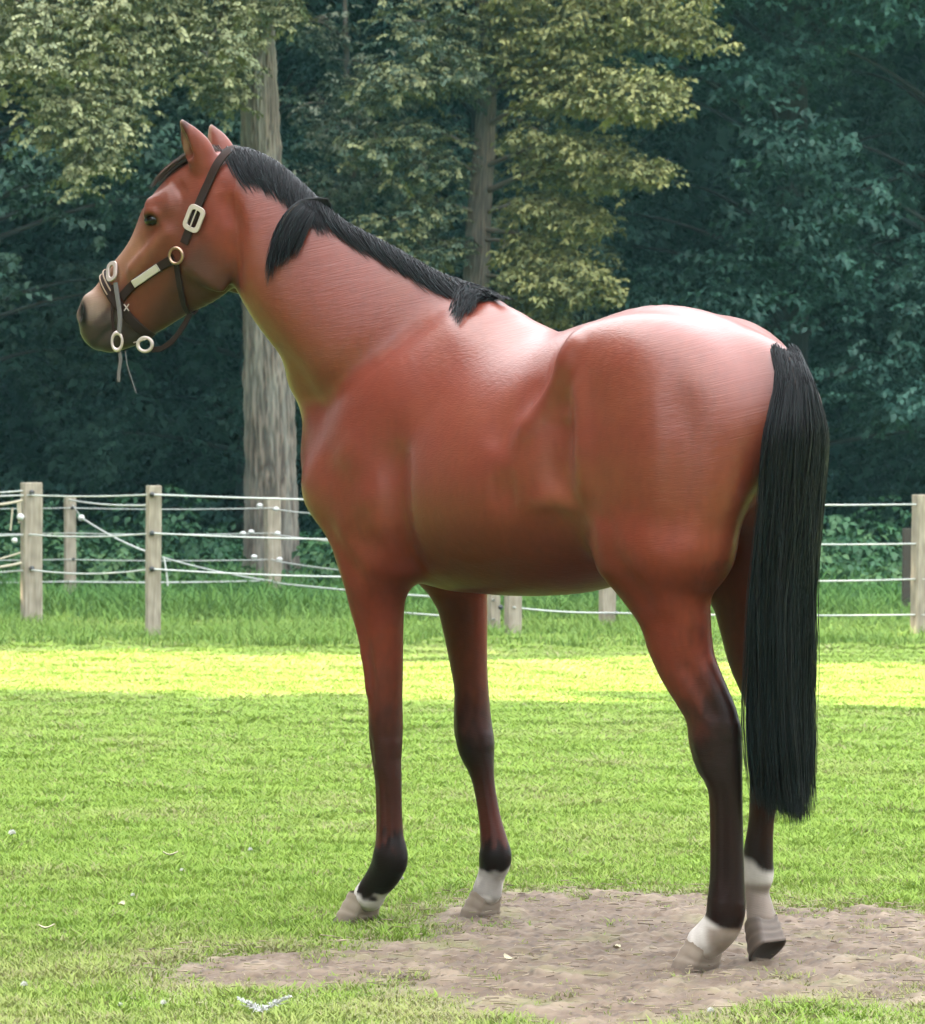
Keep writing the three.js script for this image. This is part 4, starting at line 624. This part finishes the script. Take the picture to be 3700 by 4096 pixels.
{
  const f = group('rope_fence', 'post and white rope fence running across behind the horse, nearest to the sunny grass', 'fence');
  const A = onGround(61, 1235), B = onGround(300, 1258), F = onGround(1010, 1252), G = onGround(1195, 1240), Hh = onGround(1814, 1252), Z = onGround(-260, 1232), Y = onGround(2250, 1245);
  post(f, A, 0.135, 1.10, 0.32, 1); post(f, B, 0.092, 1.09, 0.28, 2); post(f, F, 0.098, 1.08, 0.3, 3); post(f, G, 0.10, 1.05, 0.25, 4); post(f, Hh, 0.115, 1.02, 0.3, 5); post(f, Z, 0.1, 1.08, 0.2, 6); post(f, Y, 0.1, 1.05, 0.2, 7);
  const hs = { A: [1.01, 0.71, 0.44], B: [1.03, 0.755, 0.5], F: [0.97, 0.70, 0.44, 0.21], G: [0.96, 0.69, 0.42, 0.13], H: [0.955, 0.67, 0.415, 0.155], Z: [1.0, 0.72, 0.43], Y: [0.95, 0.67, 0.41, 0.15] }, front = 0.065;
  const P = (p, y) => V(p.x, y, p.z + front);
  const run = (p, q, a, b, n, o = 0) => { for (let i = o; i < n; i++) rope(f, P(p, a[i]), P(q, b[i]), 0.012 + 0.01 * ((i * 7 % 3)), 0.0085); };
  run(Z, A, hs.Z, hs.A, 3); run(A, B, hs.A, hs.B, 3); run(B, F, hs.B, hs.F, 3); run(F, G, hs.F, hs.G, 4); run(G, Hh, hs.G, hs.H, 4); run(Hh, Y, hs.H, hs.Y, 4);
  for (const y of hs.B) knob(f, P(B, y).add(V(0, 0, -0.012)), blackPl, 0.024); for (const y of [1.03, 0.45]) knob(f, P(A, y).add(V(0.012, 0, 0)), blackPl, 0.026); for (const y of hs.F.slice(2)) knob(f, P(F, y).add(V(-0.09, 0, 0.0)), blackPl, 0.024); for (const y of hs.G.slice(3)) knob(f, P(G, y).add(V(0.07, 0, 0)), blackPl, 0.02);
  // loose rope ends at the two left posts
  rope(f, at(322, 1098, B.z * -1 - 0.02), at(322, 1098, -B.z - 0.02).add(V(0.03, -0.2, 0.02)), -0.02, 0.009, ropeMat, 'rope_end');
  const At = (px, py) => at(px, py, -A.z - 0.1);
  rope(f, At(-60, 992), At(44, 985), 0.02, 0.016, creamMat, 'gate_tape'); rope(f, At(-60, 1116), At(42, 1108), 0.02, 0.016, creamMat, 'gate_tape'); rope(f, At(-60, 1112), At(40, 1088), 0.01, 0.011, creamMat, 'gate_tape'); rope(f, At(-60, 968), At(44, 966), 0.01, 0.009, ropeMat, 'gate_tape');
  for (const [x0, y0, x1, y1] of [[34, 990, 37, 1030], [24, 1000, 20, 1045], [38, 986, 40, 1020]]) rope(f, At(x0, y0), At(x1, y1), 0.0, 0.010, creamMat, 'rope_end');
  knob(f, At(40, 1018), whitePl, 0.035); knob(f, At(28, 1064), whitePl, 0.028);
}
{
  const f = group('rope_fence', 'post and five-rope fence standing farther back, turning a corner before the tall trunk', 'fence');
  const C = onGround(137, 1200), D = onGround(538, 1200), E = onGround(972, 1246), L = onGround(-330, 1200);
  post(f, C, 0.085, 0.97, 0.3, 11); post(f, D, 0.112, 0.955, 0.35, 12); post(f, E, 0.075, 0.98, 0.3, 13); post(f, L, 0.09, 0.96, 0.3, 14);
  const hs = [0.87, 0.655, 0.43, 0.24, 0.10], P = (p, y, dx = 0) => V(p.x + dx, y, p.z + 0.06);
  hs.forEach((y, i) => { rope(f, P(L, y), P(C, y), 0.01, i < 3 ? 0.005 : 0.010); rope(f, P(C, y), P(D, y + (i === 3 ? 0.01 : 0)), 0.012, i < 3 ? 0.006 : 0.011); rope(f, P(D, y - 0.01), P(E, y * 1.02), i < 3 ? 0.05 : 0.015, i < 3 ? 0.007 : 0.011); });
  rope(f, P(C, 0.94), V(onGround(300, 1258).x, 0.955, onGround(300, 1258).z + 0.03), 0.02, 0.010); rope(f, P(C, 0.9, 0.03), P(C, 0.79, 0.10), 0, 0.005); knob(f, P(C, 0.785, 0.105), whitePl, 0.036);
  rope(f, P(C, 0.785, 0.11), at(287, 1086, 28.5), 0.02, 0.011); rope(f, at(318, 1097, 28.5), P(D, 0.245), 0.02, 0.009);
  for (const [x, y] of [[511, 995], [478, 1050], [494, 1047], [500, 1096], [543, 1002], [546, 1050], [550, 1101]]) knob(f, at(x, y, 30.92), whitePl, 0.026).scale.set(1.3, 0.9, 1);
  for (const [x, y] of [[142, 1000], [144, 1101]]) knob(f, at(x, y, 30.92), blackPl, 0.02);
}
{ // a short dark stake beyond the right-hand post
  const s = group('stake', 'short dark wooden stake behind the right-hand fence post', 'stake', [onGround(1786, 1216).x, 0, onGround(1786, 1216).z]);
  mesh('shaft', postGeo(0.075, 0.72, 31), std({ color: lin(0.06, 0.045, 0.03), roughness: 0.95 }), s);
}
// ---------------------------------------------------------------- trees
function leafGeo(n, seed, len, L, W, flat = 0.5) {   // a twig with its leaves; each leaf a folded blade of four faces
  const r = rng(seed), pos = [], idx = [];
  for (let i = 0; i < n; i++) {
    const t = (i + 0.6) / n, s = i % 2 ? 1 : -1, a = s * (0.5 + 0.8 * r()), b = pos.length / 3, l = L * (0.7 + 0.6 * r()), w = W * (0.8 + 0.4 * r());
    const base = V(len * t, -len * 0.28 * t * t + (r() - 0.5) * len * 0.12, (r() - 0.5) * len * 0.2), d = V(Math.cos(a), -0.35 - 0.5 * r(), Math.sin(a)).normalize();
    const nrm = V((r() - 0.5) * 1.5 * flat + 0.1, 1, (r() - 0.5) * 1.5 * flat).addScaledVector(d, -0).normalize(), sd = new THREE.Vector3().crossVectors(d, nrm).normalize(), up = new THREE.Vector3().crossVectors(sd, d);
    const pt = (u, v, h) => base.clone().addScaledVector(d, u * l).addScaledVector(sd, v * w).addScaledVector(up, h * w);
    for (const p of [pt(0, 0, 0), pt(0.45, -0.5, 0.22), pt(0.45, 0.5, 0.22), pt(0.5, 0, 0), pt(1, 0, -0.15)]) pos.push(p.x, p.y, p.z);
    idx.push(b, b + 3, b + 1, b, b + 2, b + 3, b + 1, b + 3, b + 4, b + 3, b + 2, b + 4);
  }
  return buf(pos, idx);
}
const barkMat = std({ vertexColors: true, roughness: 0.95 });
function trunkGeo(rows, seed, c0, c1, lichen = 0, amp = 0.012) {   // rows: x y z radius; furrowed bark cut into the mesh
  const R = spline(rows, 36), n = 110, pos = [], col = [], idx = [];
  R.forEach((p, i) => { for (let j = 0; j < n; j++) { const a = j / n * 6.2832, fx = Math.cos(a) * 9, fz = Math.sin(a) * 9, w = noise.noise(p[1] * 2.3, a, seed) * 1.6, f = Math.abs(noise.noise(fx * 1.0 + w * 0.5, p[1] * 3.2, fz * 1.0 + seed)) * 1.7 + 0.6 * fbm(fx * 1.8, p[1] * 11, fz * 1.8 + seed, 2), rad = p[3] * (1 + 0.05 * noise.noise(fx * 0.15, p[1] * 0.6, fz * 0.15)) + amp * (f - 0.6) * Math.min(1, p[3] * 6);
    pos.push(p[0] + Math.cos(a) * rad, p[1], p[2] + Math.sin(a) * rad); let c = mix3(c0, c1, sm(0.1, 0.75, f)); c = mix3(c, [0.36, 0.36, 0.30], lichen * sm(0.0, 0.4, fbm(fx * 0.4, p[1] * 1.2, fz * 0.4 + 9, 3) + 0.12) * 0.7); col.push(...c); } });
  for (let i = 0; i < R.length - 1; i++) for (let j = 0; j < n; j++) { const a = i * n + j, b = i * n + (j + 1) % n; idx.push(a, a + n, b, b, a + n, b + n); }
  return buf(pos, idx, col);
}
function limbGeo(list) { return mergeGeometries(list.map(([pts, r0, r1]) => { const c = new THREE.CatmullRomCurve3(pts), g = new THREE.TubeGeometry(c, 14, 1, 6), p = g.attributes.position; for (let i = 0; i <= 14; i++) { const o = c.getPointAt(i / 14), r = lerp(r0, r1, i / 14); for (let j = 0; j <= 6; j++) { const k = i * 7 + j; p.setXYZ(k, o.x + (p.getX(k) - o.x) * r, o.y + (p.getY(k) - o.y) * r, o.z + (p.getZ(k) - o.z) * r); } } g.computeVertexNormals(); return g; })); }
// boughs: each a curve from the trunk outwards carrying twigs; sprays hang along it
function boughs(specs, seed, per, colour, scale = 1) {
  const r = rng(seed), limbs = [], leaves = [];
  for (const [from, to, droop, spread, dens = 1, near0] of specs) {
    const m = from.clone().lerp(to, 0.5).add(V(0, droop, 0)), c = new THREE.CatmullRomCurve3([from, m, to]), L = from.distanceTo(to); limbs.push([[from, m, to], 0.012 + 0.009 * L, 0.004]);
    for (let k = 0; k < 5 * dens; k++) { const t = 0.25 + 0.7 * r(), p = c.getPointAt(t), q = p.clone().add(V((r() - 0.5) * spread * 1.6, (r() - 0.6) * spread * 0.9, (r() - 0.5) * spread * 1.6)); limbs.push([[p, p.clone().lerp(q, 0.5).add(V(0, 0.06, 0)), q], 0.009, 0.003]); }
    for (let k = 0; k < per * L * dens; k++) {
      const t = (near0 ?? 0.12) + (1.02 - (near0 ?? 0.12)) * Math.pow(r(), 0.75), p = c.getPointAt(Math.min(1, t)), g = () => (r() + r() + r() - 1.5) / 1.5, cl = Math.floor(r() * 7), s = Math.sin(cl * 7.1 + L * 13) * spread * 0.5, s2 = Math.cos(cl * 4.7 + L * 5) * spread * 0.45;
      const o = V(g() * spread * 0.62 + s, g() * spread * 0.42 + s2 * 0.7 - 0.05, g() * spread * 0.62 + Math.sin(cl * 3.3) * spread * 0.4), sc = scale * (0.7 + 0.6 * r());
      leaves.push([p.x + o.x, p.y + o.y, p.z + o.z, r() * 6.28, sc, sc, ...colour(r, o.y / spread), (r() - 0.5) * 1.0, (r() - 0.5) * 1.0]);
    }
  }
  return [limbs, leaves];
}
const darkTwig = std({ color: lin(0.022, 0.024, 0.022), roughness: 0.95 });
const twigMat = std({ color: lin(0.17, 0.135, 0.10), roughness: 0.95 }), leafMat = leafy({ roughness: 0.55, specularIntensity: 0.4 });
const sprigs = [leafGeo(9, 3, 0.24, 0.075, 0.05), leafGeo(8, 4, 0.22, 0.085, 0.055, 0.9)];
function crown(parent, specs, seed, per, colour, scale, geo) {
  const [limbs, leaves] = boughs(specs, seed, per, colour, scale); mesh('branch', limbGeo(limbs), twigMat, parent);
  instanced('crown', geo ?? sprigs[seed % 2], leafMat, leaves, { kind: 'stuff' }, parent);
}
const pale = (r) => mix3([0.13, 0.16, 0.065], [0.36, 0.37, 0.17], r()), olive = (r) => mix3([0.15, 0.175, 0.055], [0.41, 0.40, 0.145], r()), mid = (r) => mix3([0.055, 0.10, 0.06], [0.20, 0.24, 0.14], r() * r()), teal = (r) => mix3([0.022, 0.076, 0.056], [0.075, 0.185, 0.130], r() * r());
{ // tall trunk behind the horse's head
  const t = group('tree', 'tall tree whose thick furrowed trunk stands behind the head, pale leaves spreading to the left', 'tree'), d = 33;
  const b = at(534, 1183, d), row = (x, y, w) => { const p = at(x, y, d); return [p.x, p.y, p.z, w / 2 * d / 7150]; };
  mesh('trunk', trunkGeo([[b.x, -0.1, b.z, 0.33], row(534, 1110, 112), row(533, 1000, 104), row(532, 900, 101), row(528, 760, 98), row(522, 600, 90), row(517, 400, 80), row(512, 200, 74), row(507, 50, 66), row(500, -200, 60), row(492, -900, 46), row(490, -1600, 20)], 3, [0.07, 0.054, 0.04], [0.235, 0.19, 0.145], 0.55, 0.022), barkMat, t);
  const B = (x0, y0, x1, y1, dz, dr, sp, dn) => [at(x0, y0, d), at(x1, y1, d - dz), dr, sp, dn];
  crown(t, [B(505, -80, 330, 60, 1.2, 0.2, 0.5, 1.3), B(505, -160, 180, -20, 2.0, 0.3, 0.55, 1.2), B(505, -200, 60, 130, 2.6, 0.5, 0.5, 1.2), B(480, -100, 110, 240, 2.4, 0.6, 0.42, 1.2), B(470, -60, 190, 300, 2.2, 0.5, 0.32, 1.1), B(480, -60, 150, 345, 2.4, 0.7, 0.2, 0.5), B(500, -40, 400, 130, 1.4, 0.2, 0.4, 1.0), B(505, 0, 440, 190, 0.9, 0.15, 0.26, 0.9), B(500, -250, 20, 20, 2.2, 0.4, 0.6, 1.3), B(505, -260, -120, 160, 2.0, 0.4, 0.6, 1), B(505, -300, 280, -120, 1.2, 0.3, 0.7, 1), B(505, -300, 700, -180, 1.0, 0.3, 0.7, 1), B(510, -30, 560, 30, 0.6, 0.1, 0.2, 0.8)], 4, 260, pale, 0.64);
}
{ // slimmer trunk behind the withers
  const t = group('tree', 'slimmer tree behind the withers with yellow-green leaves reaching up to the right', 'tree'), d = 35.5;
  const row = (x, y, w) => { const p = at(x, y, d); return [p.x, p.y, p.z, w / 2 * d / 7150]; }, b = at(928, 1160, d);
  mesh('trunk', trunkGeo([[b.x, -0.1, b.z, 0.2], row(930, 1000, 66), row(932, 700, 58), row(938, 520, 52), row(946, 380, 46), row(955, 260, 40), row(958, 120, 34), row(950, -100, 28), row(960, -600, 16)], 8, [0.09, 0.066, 0.05], [0.24, 0.185, 0.14], 0.2, 0.012), barkMat, t);
  const B = (x0, y0, x1, y1, dz, dr, sp, dn) => [at(x0, y0, d), at(x1, y1, d - dz), dr, sp * (y0 > 180 ? 0.85 : 1), dn * (y0 > 180 ? 1.3 : 1), y0 > 180 ? 0.36 : 0.12];
  crown(t, [B(955, 200, 1180, 60, 1.2, 0.15, 0.5, 1.3), B(955, 250, 1280, 180, 1.8, 0.25, 0.5, 1.4), B(955, 150, 1340, -20, 1.6, 0.2, 0.55, 1.4), B(955, 100, 1390, 60, 1.7, 0.2, 0.34, 1.1), B(950, 330, 1200, 330, 1.5, 0.2, 0.42, 1.2), B(950, 380, 1290, 330, 1.7, 0.2, 0.26, 0.8), B(950, 420, 1170, 430, 1.2, 0.15, 0.36, 1.1), B(945, 470, 1100, 560, 1.1, 0.15, 0.36, 1.2), B(945, 450, 1180, 560, 1.3, 0.15, 0.30, 0.9), B(945, 540, 1090, 610, 0.8, 0.1, 0.24, 0.9), B(955, 120, 1040, -40, 0.8, 0.2, 0.45, 1)], 7, 250, olive, 0.64);
  crown(t, [B(955, 150, 800, 40, 1.0, 0.2, 0.5, 1.1), B(955, 220, 740, 160, 1.2, 0.2, 0.45, 1.2), B(955, 200, 860, 120, 1.0, 0.1, 0.42, 1.2), B(950, 300, 720, 290, 1.1, 0.2, 0.4, 1.0), B(950, 350, 800, 330, 0.9, 0.15, 0.36, 1.0), B(945, 420, 760, 440, 0.9, 0.15, 0.34, 0.9), B(945, 500, 830, 500, 0.7, 0.1, 0.28, 0.8), B(955, 60, 880, -60, 0.8, 0.2, 0.5, 1)], 10, 210, (r) => (r() < 0.55 ? mid(r) : pale(r)), 0.62);
}
{ // a bush-like sapling behind the slim trunk fills the gaps in its crown
  const t = group('tree', 'leafy sapling close behind the slimmer trunk, half hidden by its boughs', 'tree'), d = 37.2, B = (x0, y0, x1, y1, dz, dr, sp, dn) => [at(x0, y0, d), at(x1, y1, d - dz), dr, sp, dn];
  const row = (x, y, w) => { const p = at(x, y, d); return [p.x, p.y, p.z, w / 2 * d / 7150]; };
  mesh('trunk', trunkGeo([[at(1060, 1150, d).x, -0.1, -d, 0.07], row(1060, 900, 26), row(1065, 600, 20), row(1070, 300, 14), row(1075, 80, 8), row(1080, -60, 5)], 14, [0.06, 0.05, 0.04], [0.14, 0.12, 0.10], 0.2, 0.004), barkMat, t);
  crown(t, [B(1065, 560, 1160, 470, 0.4, 0.1, 0.5), B(1065, 480, 1000, 420, 0.4, 0.1, 0.45), B(1065, 640, 1150, 610, 0.4, 0.1, 0.45), B(1062, 600, 990, 560, 0.4, 0.1, 0.42), B(1068, 380, 1190, 270, 0.5, 0.1, 0.5), B(1068, 320, 1010, 240, 0.4, 0.1, 0.45), B(1062, 700, 1000, 690, 0.3, 0.1, 0.4), B(1070, 220, 1180, 130, 0.4, 0.1, 0.5)], 15, 200, (r) => (r() < 0.6 ? mid(r) : olive(r)), 0.64);
}
{ // young leafy tree between the trunks, darker
  const t = group('tree', 'slender dark-leaved tree between the two trunks', 'tree'), d = 37, B = (x0, y0, x1, y1, dz, dr, sp, dn) => [at(x0, y0, d), at(x1, y1, d - dz), dr, sp, dn];
  const row = (x, y, w) => { const p = at(x, y, d); return [p.x, p.y, p.z, w / 2 * d / 7150]; };
  mesh('trunk', trunkGeo([[at(720, 1150, d).x, -0.1, -d, 0.09], row(715, 900, 30), row(705, 600, 24), row(690, 300, 18), row(680, 50, 10), row(680, -100, 6)], 12, [0.09, 0.075, 0.06], [0.18, 0.15, 0.12], 0.2, 0.004), barkMat, t);
  crown(t, [B(705, 600, 620, 480, 0.5, 0.1, 0.5), B(700, 450, 600, 330, 0.6, 0.1, 0.5), B(700, 400, 780, 330, 0.6, 0.1, 0.5), B(695, 300, 620, 180, 0.6, 0.1, 0.5), B(690, 220, 760, 120, 0.5, 0.1, 0.5), B(705, 560, 800, 520, 0.5, 0.1, 0.5), B(710, 650, 640, 640, 0.5, 0.1, 0.4), B(685, 100, 600, 40, 0.5, 0.1, 0.4), B(710, 520, 860, 470, 0.6, 0.1, 0.45), B(715, 620, 850, 580, 0.6, 0.1, 0.4), B(700, 380, 620, 400, 0.6, 0.1, 0.4), B(712, 700, 620, 560, 0.6, 0.1, 0.4), B(695, 250, 640, 260, 0.9, 0.1, 0.4), B(690, 160, 740, 200, 0.9, 0.1, 0.4)], 11, 190, (r) => (r() < 0.72 ? mid(r) : [0.36, 0.39, 0.27]), 0.58);
}
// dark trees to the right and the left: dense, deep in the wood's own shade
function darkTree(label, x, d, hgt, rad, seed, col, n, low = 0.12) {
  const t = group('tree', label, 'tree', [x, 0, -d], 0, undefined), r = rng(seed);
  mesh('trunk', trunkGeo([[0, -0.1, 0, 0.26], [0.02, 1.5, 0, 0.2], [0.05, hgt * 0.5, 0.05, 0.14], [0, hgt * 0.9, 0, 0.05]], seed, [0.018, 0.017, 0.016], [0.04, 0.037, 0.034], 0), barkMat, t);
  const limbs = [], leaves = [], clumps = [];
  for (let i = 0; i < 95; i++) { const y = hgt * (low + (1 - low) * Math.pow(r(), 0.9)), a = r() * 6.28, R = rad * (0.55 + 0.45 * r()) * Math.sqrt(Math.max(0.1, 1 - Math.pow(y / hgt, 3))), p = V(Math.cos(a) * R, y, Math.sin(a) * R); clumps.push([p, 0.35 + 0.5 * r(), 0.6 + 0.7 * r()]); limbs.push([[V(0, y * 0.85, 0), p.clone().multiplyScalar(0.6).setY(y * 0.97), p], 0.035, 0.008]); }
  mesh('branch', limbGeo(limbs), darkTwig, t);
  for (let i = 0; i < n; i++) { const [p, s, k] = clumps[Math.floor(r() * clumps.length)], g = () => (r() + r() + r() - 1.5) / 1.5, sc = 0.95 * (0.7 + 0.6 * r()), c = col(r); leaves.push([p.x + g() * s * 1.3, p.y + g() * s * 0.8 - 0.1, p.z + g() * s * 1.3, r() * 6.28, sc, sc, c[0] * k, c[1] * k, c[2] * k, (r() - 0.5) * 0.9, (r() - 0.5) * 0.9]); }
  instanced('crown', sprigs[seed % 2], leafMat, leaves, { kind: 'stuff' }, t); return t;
}
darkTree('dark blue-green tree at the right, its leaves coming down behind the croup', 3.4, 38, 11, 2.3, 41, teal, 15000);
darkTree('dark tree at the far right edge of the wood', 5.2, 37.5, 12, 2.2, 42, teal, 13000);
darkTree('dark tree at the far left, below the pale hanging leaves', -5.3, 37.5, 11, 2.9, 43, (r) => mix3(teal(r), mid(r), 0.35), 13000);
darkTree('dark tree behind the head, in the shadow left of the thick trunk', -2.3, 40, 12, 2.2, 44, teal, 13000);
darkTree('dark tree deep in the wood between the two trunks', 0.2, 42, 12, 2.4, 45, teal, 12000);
{ // the wood behind, read as one mass
  const r = rng(91), L = [];
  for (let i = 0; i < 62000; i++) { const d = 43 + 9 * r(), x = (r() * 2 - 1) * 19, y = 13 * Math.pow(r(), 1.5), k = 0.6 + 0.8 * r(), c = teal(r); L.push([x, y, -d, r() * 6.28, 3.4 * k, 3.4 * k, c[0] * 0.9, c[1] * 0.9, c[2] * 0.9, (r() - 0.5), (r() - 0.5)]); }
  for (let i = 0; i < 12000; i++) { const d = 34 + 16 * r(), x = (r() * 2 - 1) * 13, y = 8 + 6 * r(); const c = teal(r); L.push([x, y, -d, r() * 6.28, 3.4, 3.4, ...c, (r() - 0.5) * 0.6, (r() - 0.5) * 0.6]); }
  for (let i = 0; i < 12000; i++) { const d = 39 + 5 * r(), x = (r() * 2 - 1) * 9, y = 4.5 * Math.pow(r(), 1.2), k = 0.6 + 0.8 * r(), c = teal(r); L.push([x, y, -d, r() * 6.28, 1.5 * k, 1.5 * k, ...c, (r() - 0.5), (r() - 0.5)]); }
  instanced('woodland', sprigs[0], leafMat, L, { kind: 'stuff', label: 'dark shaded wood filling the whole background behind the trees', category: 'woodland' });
}
{ // undergrowth at the foot of the wood
  const r = rng(93), L = [], M = [];
  for (let i = 0; i < 5200; i++) { const d = 31.8 + 5.5 * Math.pow(r(), 1.3), x = (r() * 2 - 1) * (d * 0.128 + 1.4), n = fbm(x * 0.8, d * 0.5, 6, 3), top = 0.25 + 0.55 * sm(-0.2, 0.4, n) + (d - 32) * 0.06, y = top * Math.pow(r(), 0.8), k = 0.5 + r(), c = mix3([0.035, 0.12, 0.045], [0.10, 0.20, 0.06], r() * sm(34.5, 32, d)); (r() < 0.5 ? L : M).push([x, y, -d, r() * 6.28, 0.9 * k, 0.9 * k, ...c, (r() - 0.5), (r() - 0.5)]); }
  const ud = { kind: 'stuff', label: 'low green undergrowth of nettles and weeds at the foot of the wood', category: 'undergrowth' };
  instanced('undergrowth', sprigs[0], leafMat, L, ud); instanced('undergrowth', sprigs[1], leafMat, M, { ...ud });
}
{ // wood on the left, out of the picture: its trees shade the paddock but for one gap
  const r = rng(95), g = leafGeo(9, 8, 0.9, 0.42, 0.36), shade = (z0, z1, n, label) => { const L = []; for (let i = 0; i < n; i++) { const x = -15 - 5 * r(), z = lerp(z0, z1, r()), y = 20.5 * r(); L.push([x, y, z, r() * 6.28, 1.3, 1.3, ...mid(r), (r() - 0.5), (r() - 0.5)]); } return L; };
  instanced('tree_belt', g, leafMat, [...shade(1, -20.5, 14500), ...shade(-32.2, -56, 14500), ...shade(-28.6, -32.2, 380), ...Array.from({ length: 900 }, () => { const q = r() * r(), far = r() < 0.5; return [-15 - 5 * r(), 17.5 * r(), far ? -28.6 + 1.5 * q : -20.4 - 2.0 * q, r() * 6.28, 1.2, 1.2, ...mid(r), (r() - 0.5), (r() - 0.5)]; }), ...Array.from({ length: 9000 }, () => [(r() * 2 - 1) * 24, 13 * r(), 17 + 5 * r(), r() * 6.28, 1.3, 1.3, ...mid(r), (r() - 0.5), (r() - 0.5)])], { kind: 'stuff', label: 'belt of tall trees round the paddock, outside the picture on the left and behind the viewer', category: 'trees' });
}
// ---------------------------------------------------------------- small pale things lying in the grass
{
  const petalMat = std({ color: lin(0.66, 0.66, 0.56), roughness: 0.8 }), leafPale = std({ color: lin(0.62, 0.55, 0.36), roughness: 0.8, side: THREE.DoubleSide }), r = rng(303);
  const head = (() => { const parts = []; for (let i = 0; i < 34; i++) { const y = 1 - 1.5 * (i + 0.5) / 34, a = i * 2.4, q = Math.sqrt(Math.max(0, 1 - y * y)), g = new THREE.ConeGeometry(0.0028, 0.011, 5).toNonIndexed(); const d = V(q * Math.cos(a), y, q * Math.sin(a)); g.applyQuaternion(new THREE.Quaternion().setFromUnitVectors(V(0, 1, 0), d)); g.translate(d.x * 0.008, 0.030 + d.y * 0.007, d.z * 0.008); parts.push(g); } return mergeGeometries(parts); })();
  const stem = new THREE.CylinderGeometry(0.0012, 0.0014, 0.03, 6).translate(0, 0.014, 0), stemMat = std({ color: lin(0.12, 0.22, 0.05) });
  const spots = [[22, 1661, 1.5, 'largest white clover head, at the left edge of the grass'], [492, 1686, 0.9, 'white clover head in the grass between the left edge and the near front hoof'], [357, 1726, 0.8, 'white clover head just below the topmost pale fallen leaf'], [790, 1744, 0.9, 'white clover head between the two front fetlocks'], [260, 1776, 0.8, 'white clover head beside the pale leaf left of the front hooves'], [45, 1959, 1.0, 'white clover head in the lower left corner of the grass'], [320, 1994, 0.9, 'white clover head nearest to the white feathers, on their left'], [235, 1994, 0.7, 'small white clover head halfway between the lower left corner and the feathers'], [1400, 2009, 0.9, 'white clover head at the lower edge in front of the hind hooves']];
  let first; spots.forEach(([x, y, k, label], i) => {
    const p = onGround(x, y), c = i ? first.clone() : group('clover_flower', label, 'flower', [0, 0, 0], 0, 'white clover heads in the grass');
    if (i) { c.name = numbered('clover_flower'); c.userData = { ...first.userData, label }; scene.add(c); } else { first = c; mesh('flower_head', head, petalMat, c); mesh('stem', stem, stemMat, c); }
    c.position.set(p.x, 0, p.z); c.rotation.y = r() * 6; c.scale.setScalar(k * 0.75);
  });
  const lg = new THREE.PlaneGeometry(0.05, 0.028, 6, 3).rotateX(-Math.PI / 2), P = lg.attributes.position; for (let i = 0; i < P.count; i++) { const u = P.getX(i) / 0.025, v = P.getZ(i) / 0.014; P.setXYZ(i, P.getX(i), 0.010 * v * v * 0.5 + 0.008 * u * u + 0.002 * Math.sin(i), P.getZ(i) * Math.sqrt(Math.max(0.02, 1 - u * u * 0.96))); } lg.computeVertexNormals();
  [[335, 1699, 'pale fallen leaf farthest back, in the grass left of the near front leg'], [237, 1799, 'pale fallen leaf in the grass level with the front hooves'], [90, 1846, 'pale fallen leaf nearest to the left edge of the picture'], [1005, 1909, 'pale fallen leaf on the bare earth below the front hooves'], [1215, 1886, 'pale fallen leaf on the bare earth left of the near hind hoof']].forEach(([x, y, label], i) => {
    const c = mesh('fallen_leaf', lg, leafPale, null, { label, category: 'leaf', group: 'pale fallen leaves on the turf' }), p = onGround(x, y);
    c.position.set(p.x, 0.022, p.z); c.rotation.set((r() - 0.5) * 0.3, r() * 6, (r() - 0.5) * 0.3); c.scale.setScalar(0.7 + 0.4 * r());
  });
  // two white feathers stuck together, at the lower edge
  const f = group('feather', 'white downy feathers lying in the grass at the lower edge of the picture', 'feather', [onGround(512, 2012).x, 0.02, onGround(512, 2012).z]), bits = [], q = [];
  for (const [a, l] of [[0.35, 0.075], [2.6, 0.06]]) { const d = V(Math.cos(a), 0.45, -Math.sin(a) * 0.3).normalize(), pts = []; for (let i = 0; i <= 6; i++) pts.push(d.clone().multiplyScalar(l * i / 6).add(V(0, -0.012 * (i / 6) ** 2, 0))); q.push(pts); for (let i = 0; i < 90; i++) { const t = r(), b = d.clone().multiplyScalar(l * t), o = V((r() - 0.5), (r() - 0.2) * 0.8, (r() - 0.5)).normalize().multiplyScalar(0.018 * (1 - 0.6 * t)); bits.push([b, b.clone().addScaledVector(o, 0.5).add(V(0, 0.002, 0)), b.clone().add(o)]); } }
  mesh('vane', strands(bits, 0.0013, () => [0.82, 0.81, 0.78]), std({ vertexColors: true }), f); mesh('quill', strands(q, 0.0012, () => [0.75, 0.72, 0.65]), std({ vertexColors: true }), f);
}
// every surface here is weathered and dusty: about half as bright as its fresh colour
{ const done = new Set(); scene.traverse((o) => { if (o.isMesh && !done.has(o.material)) { done.add(o.material); o.material.color.multiplyScalar(0.46); } }); }
renderer.render(scene, camera);
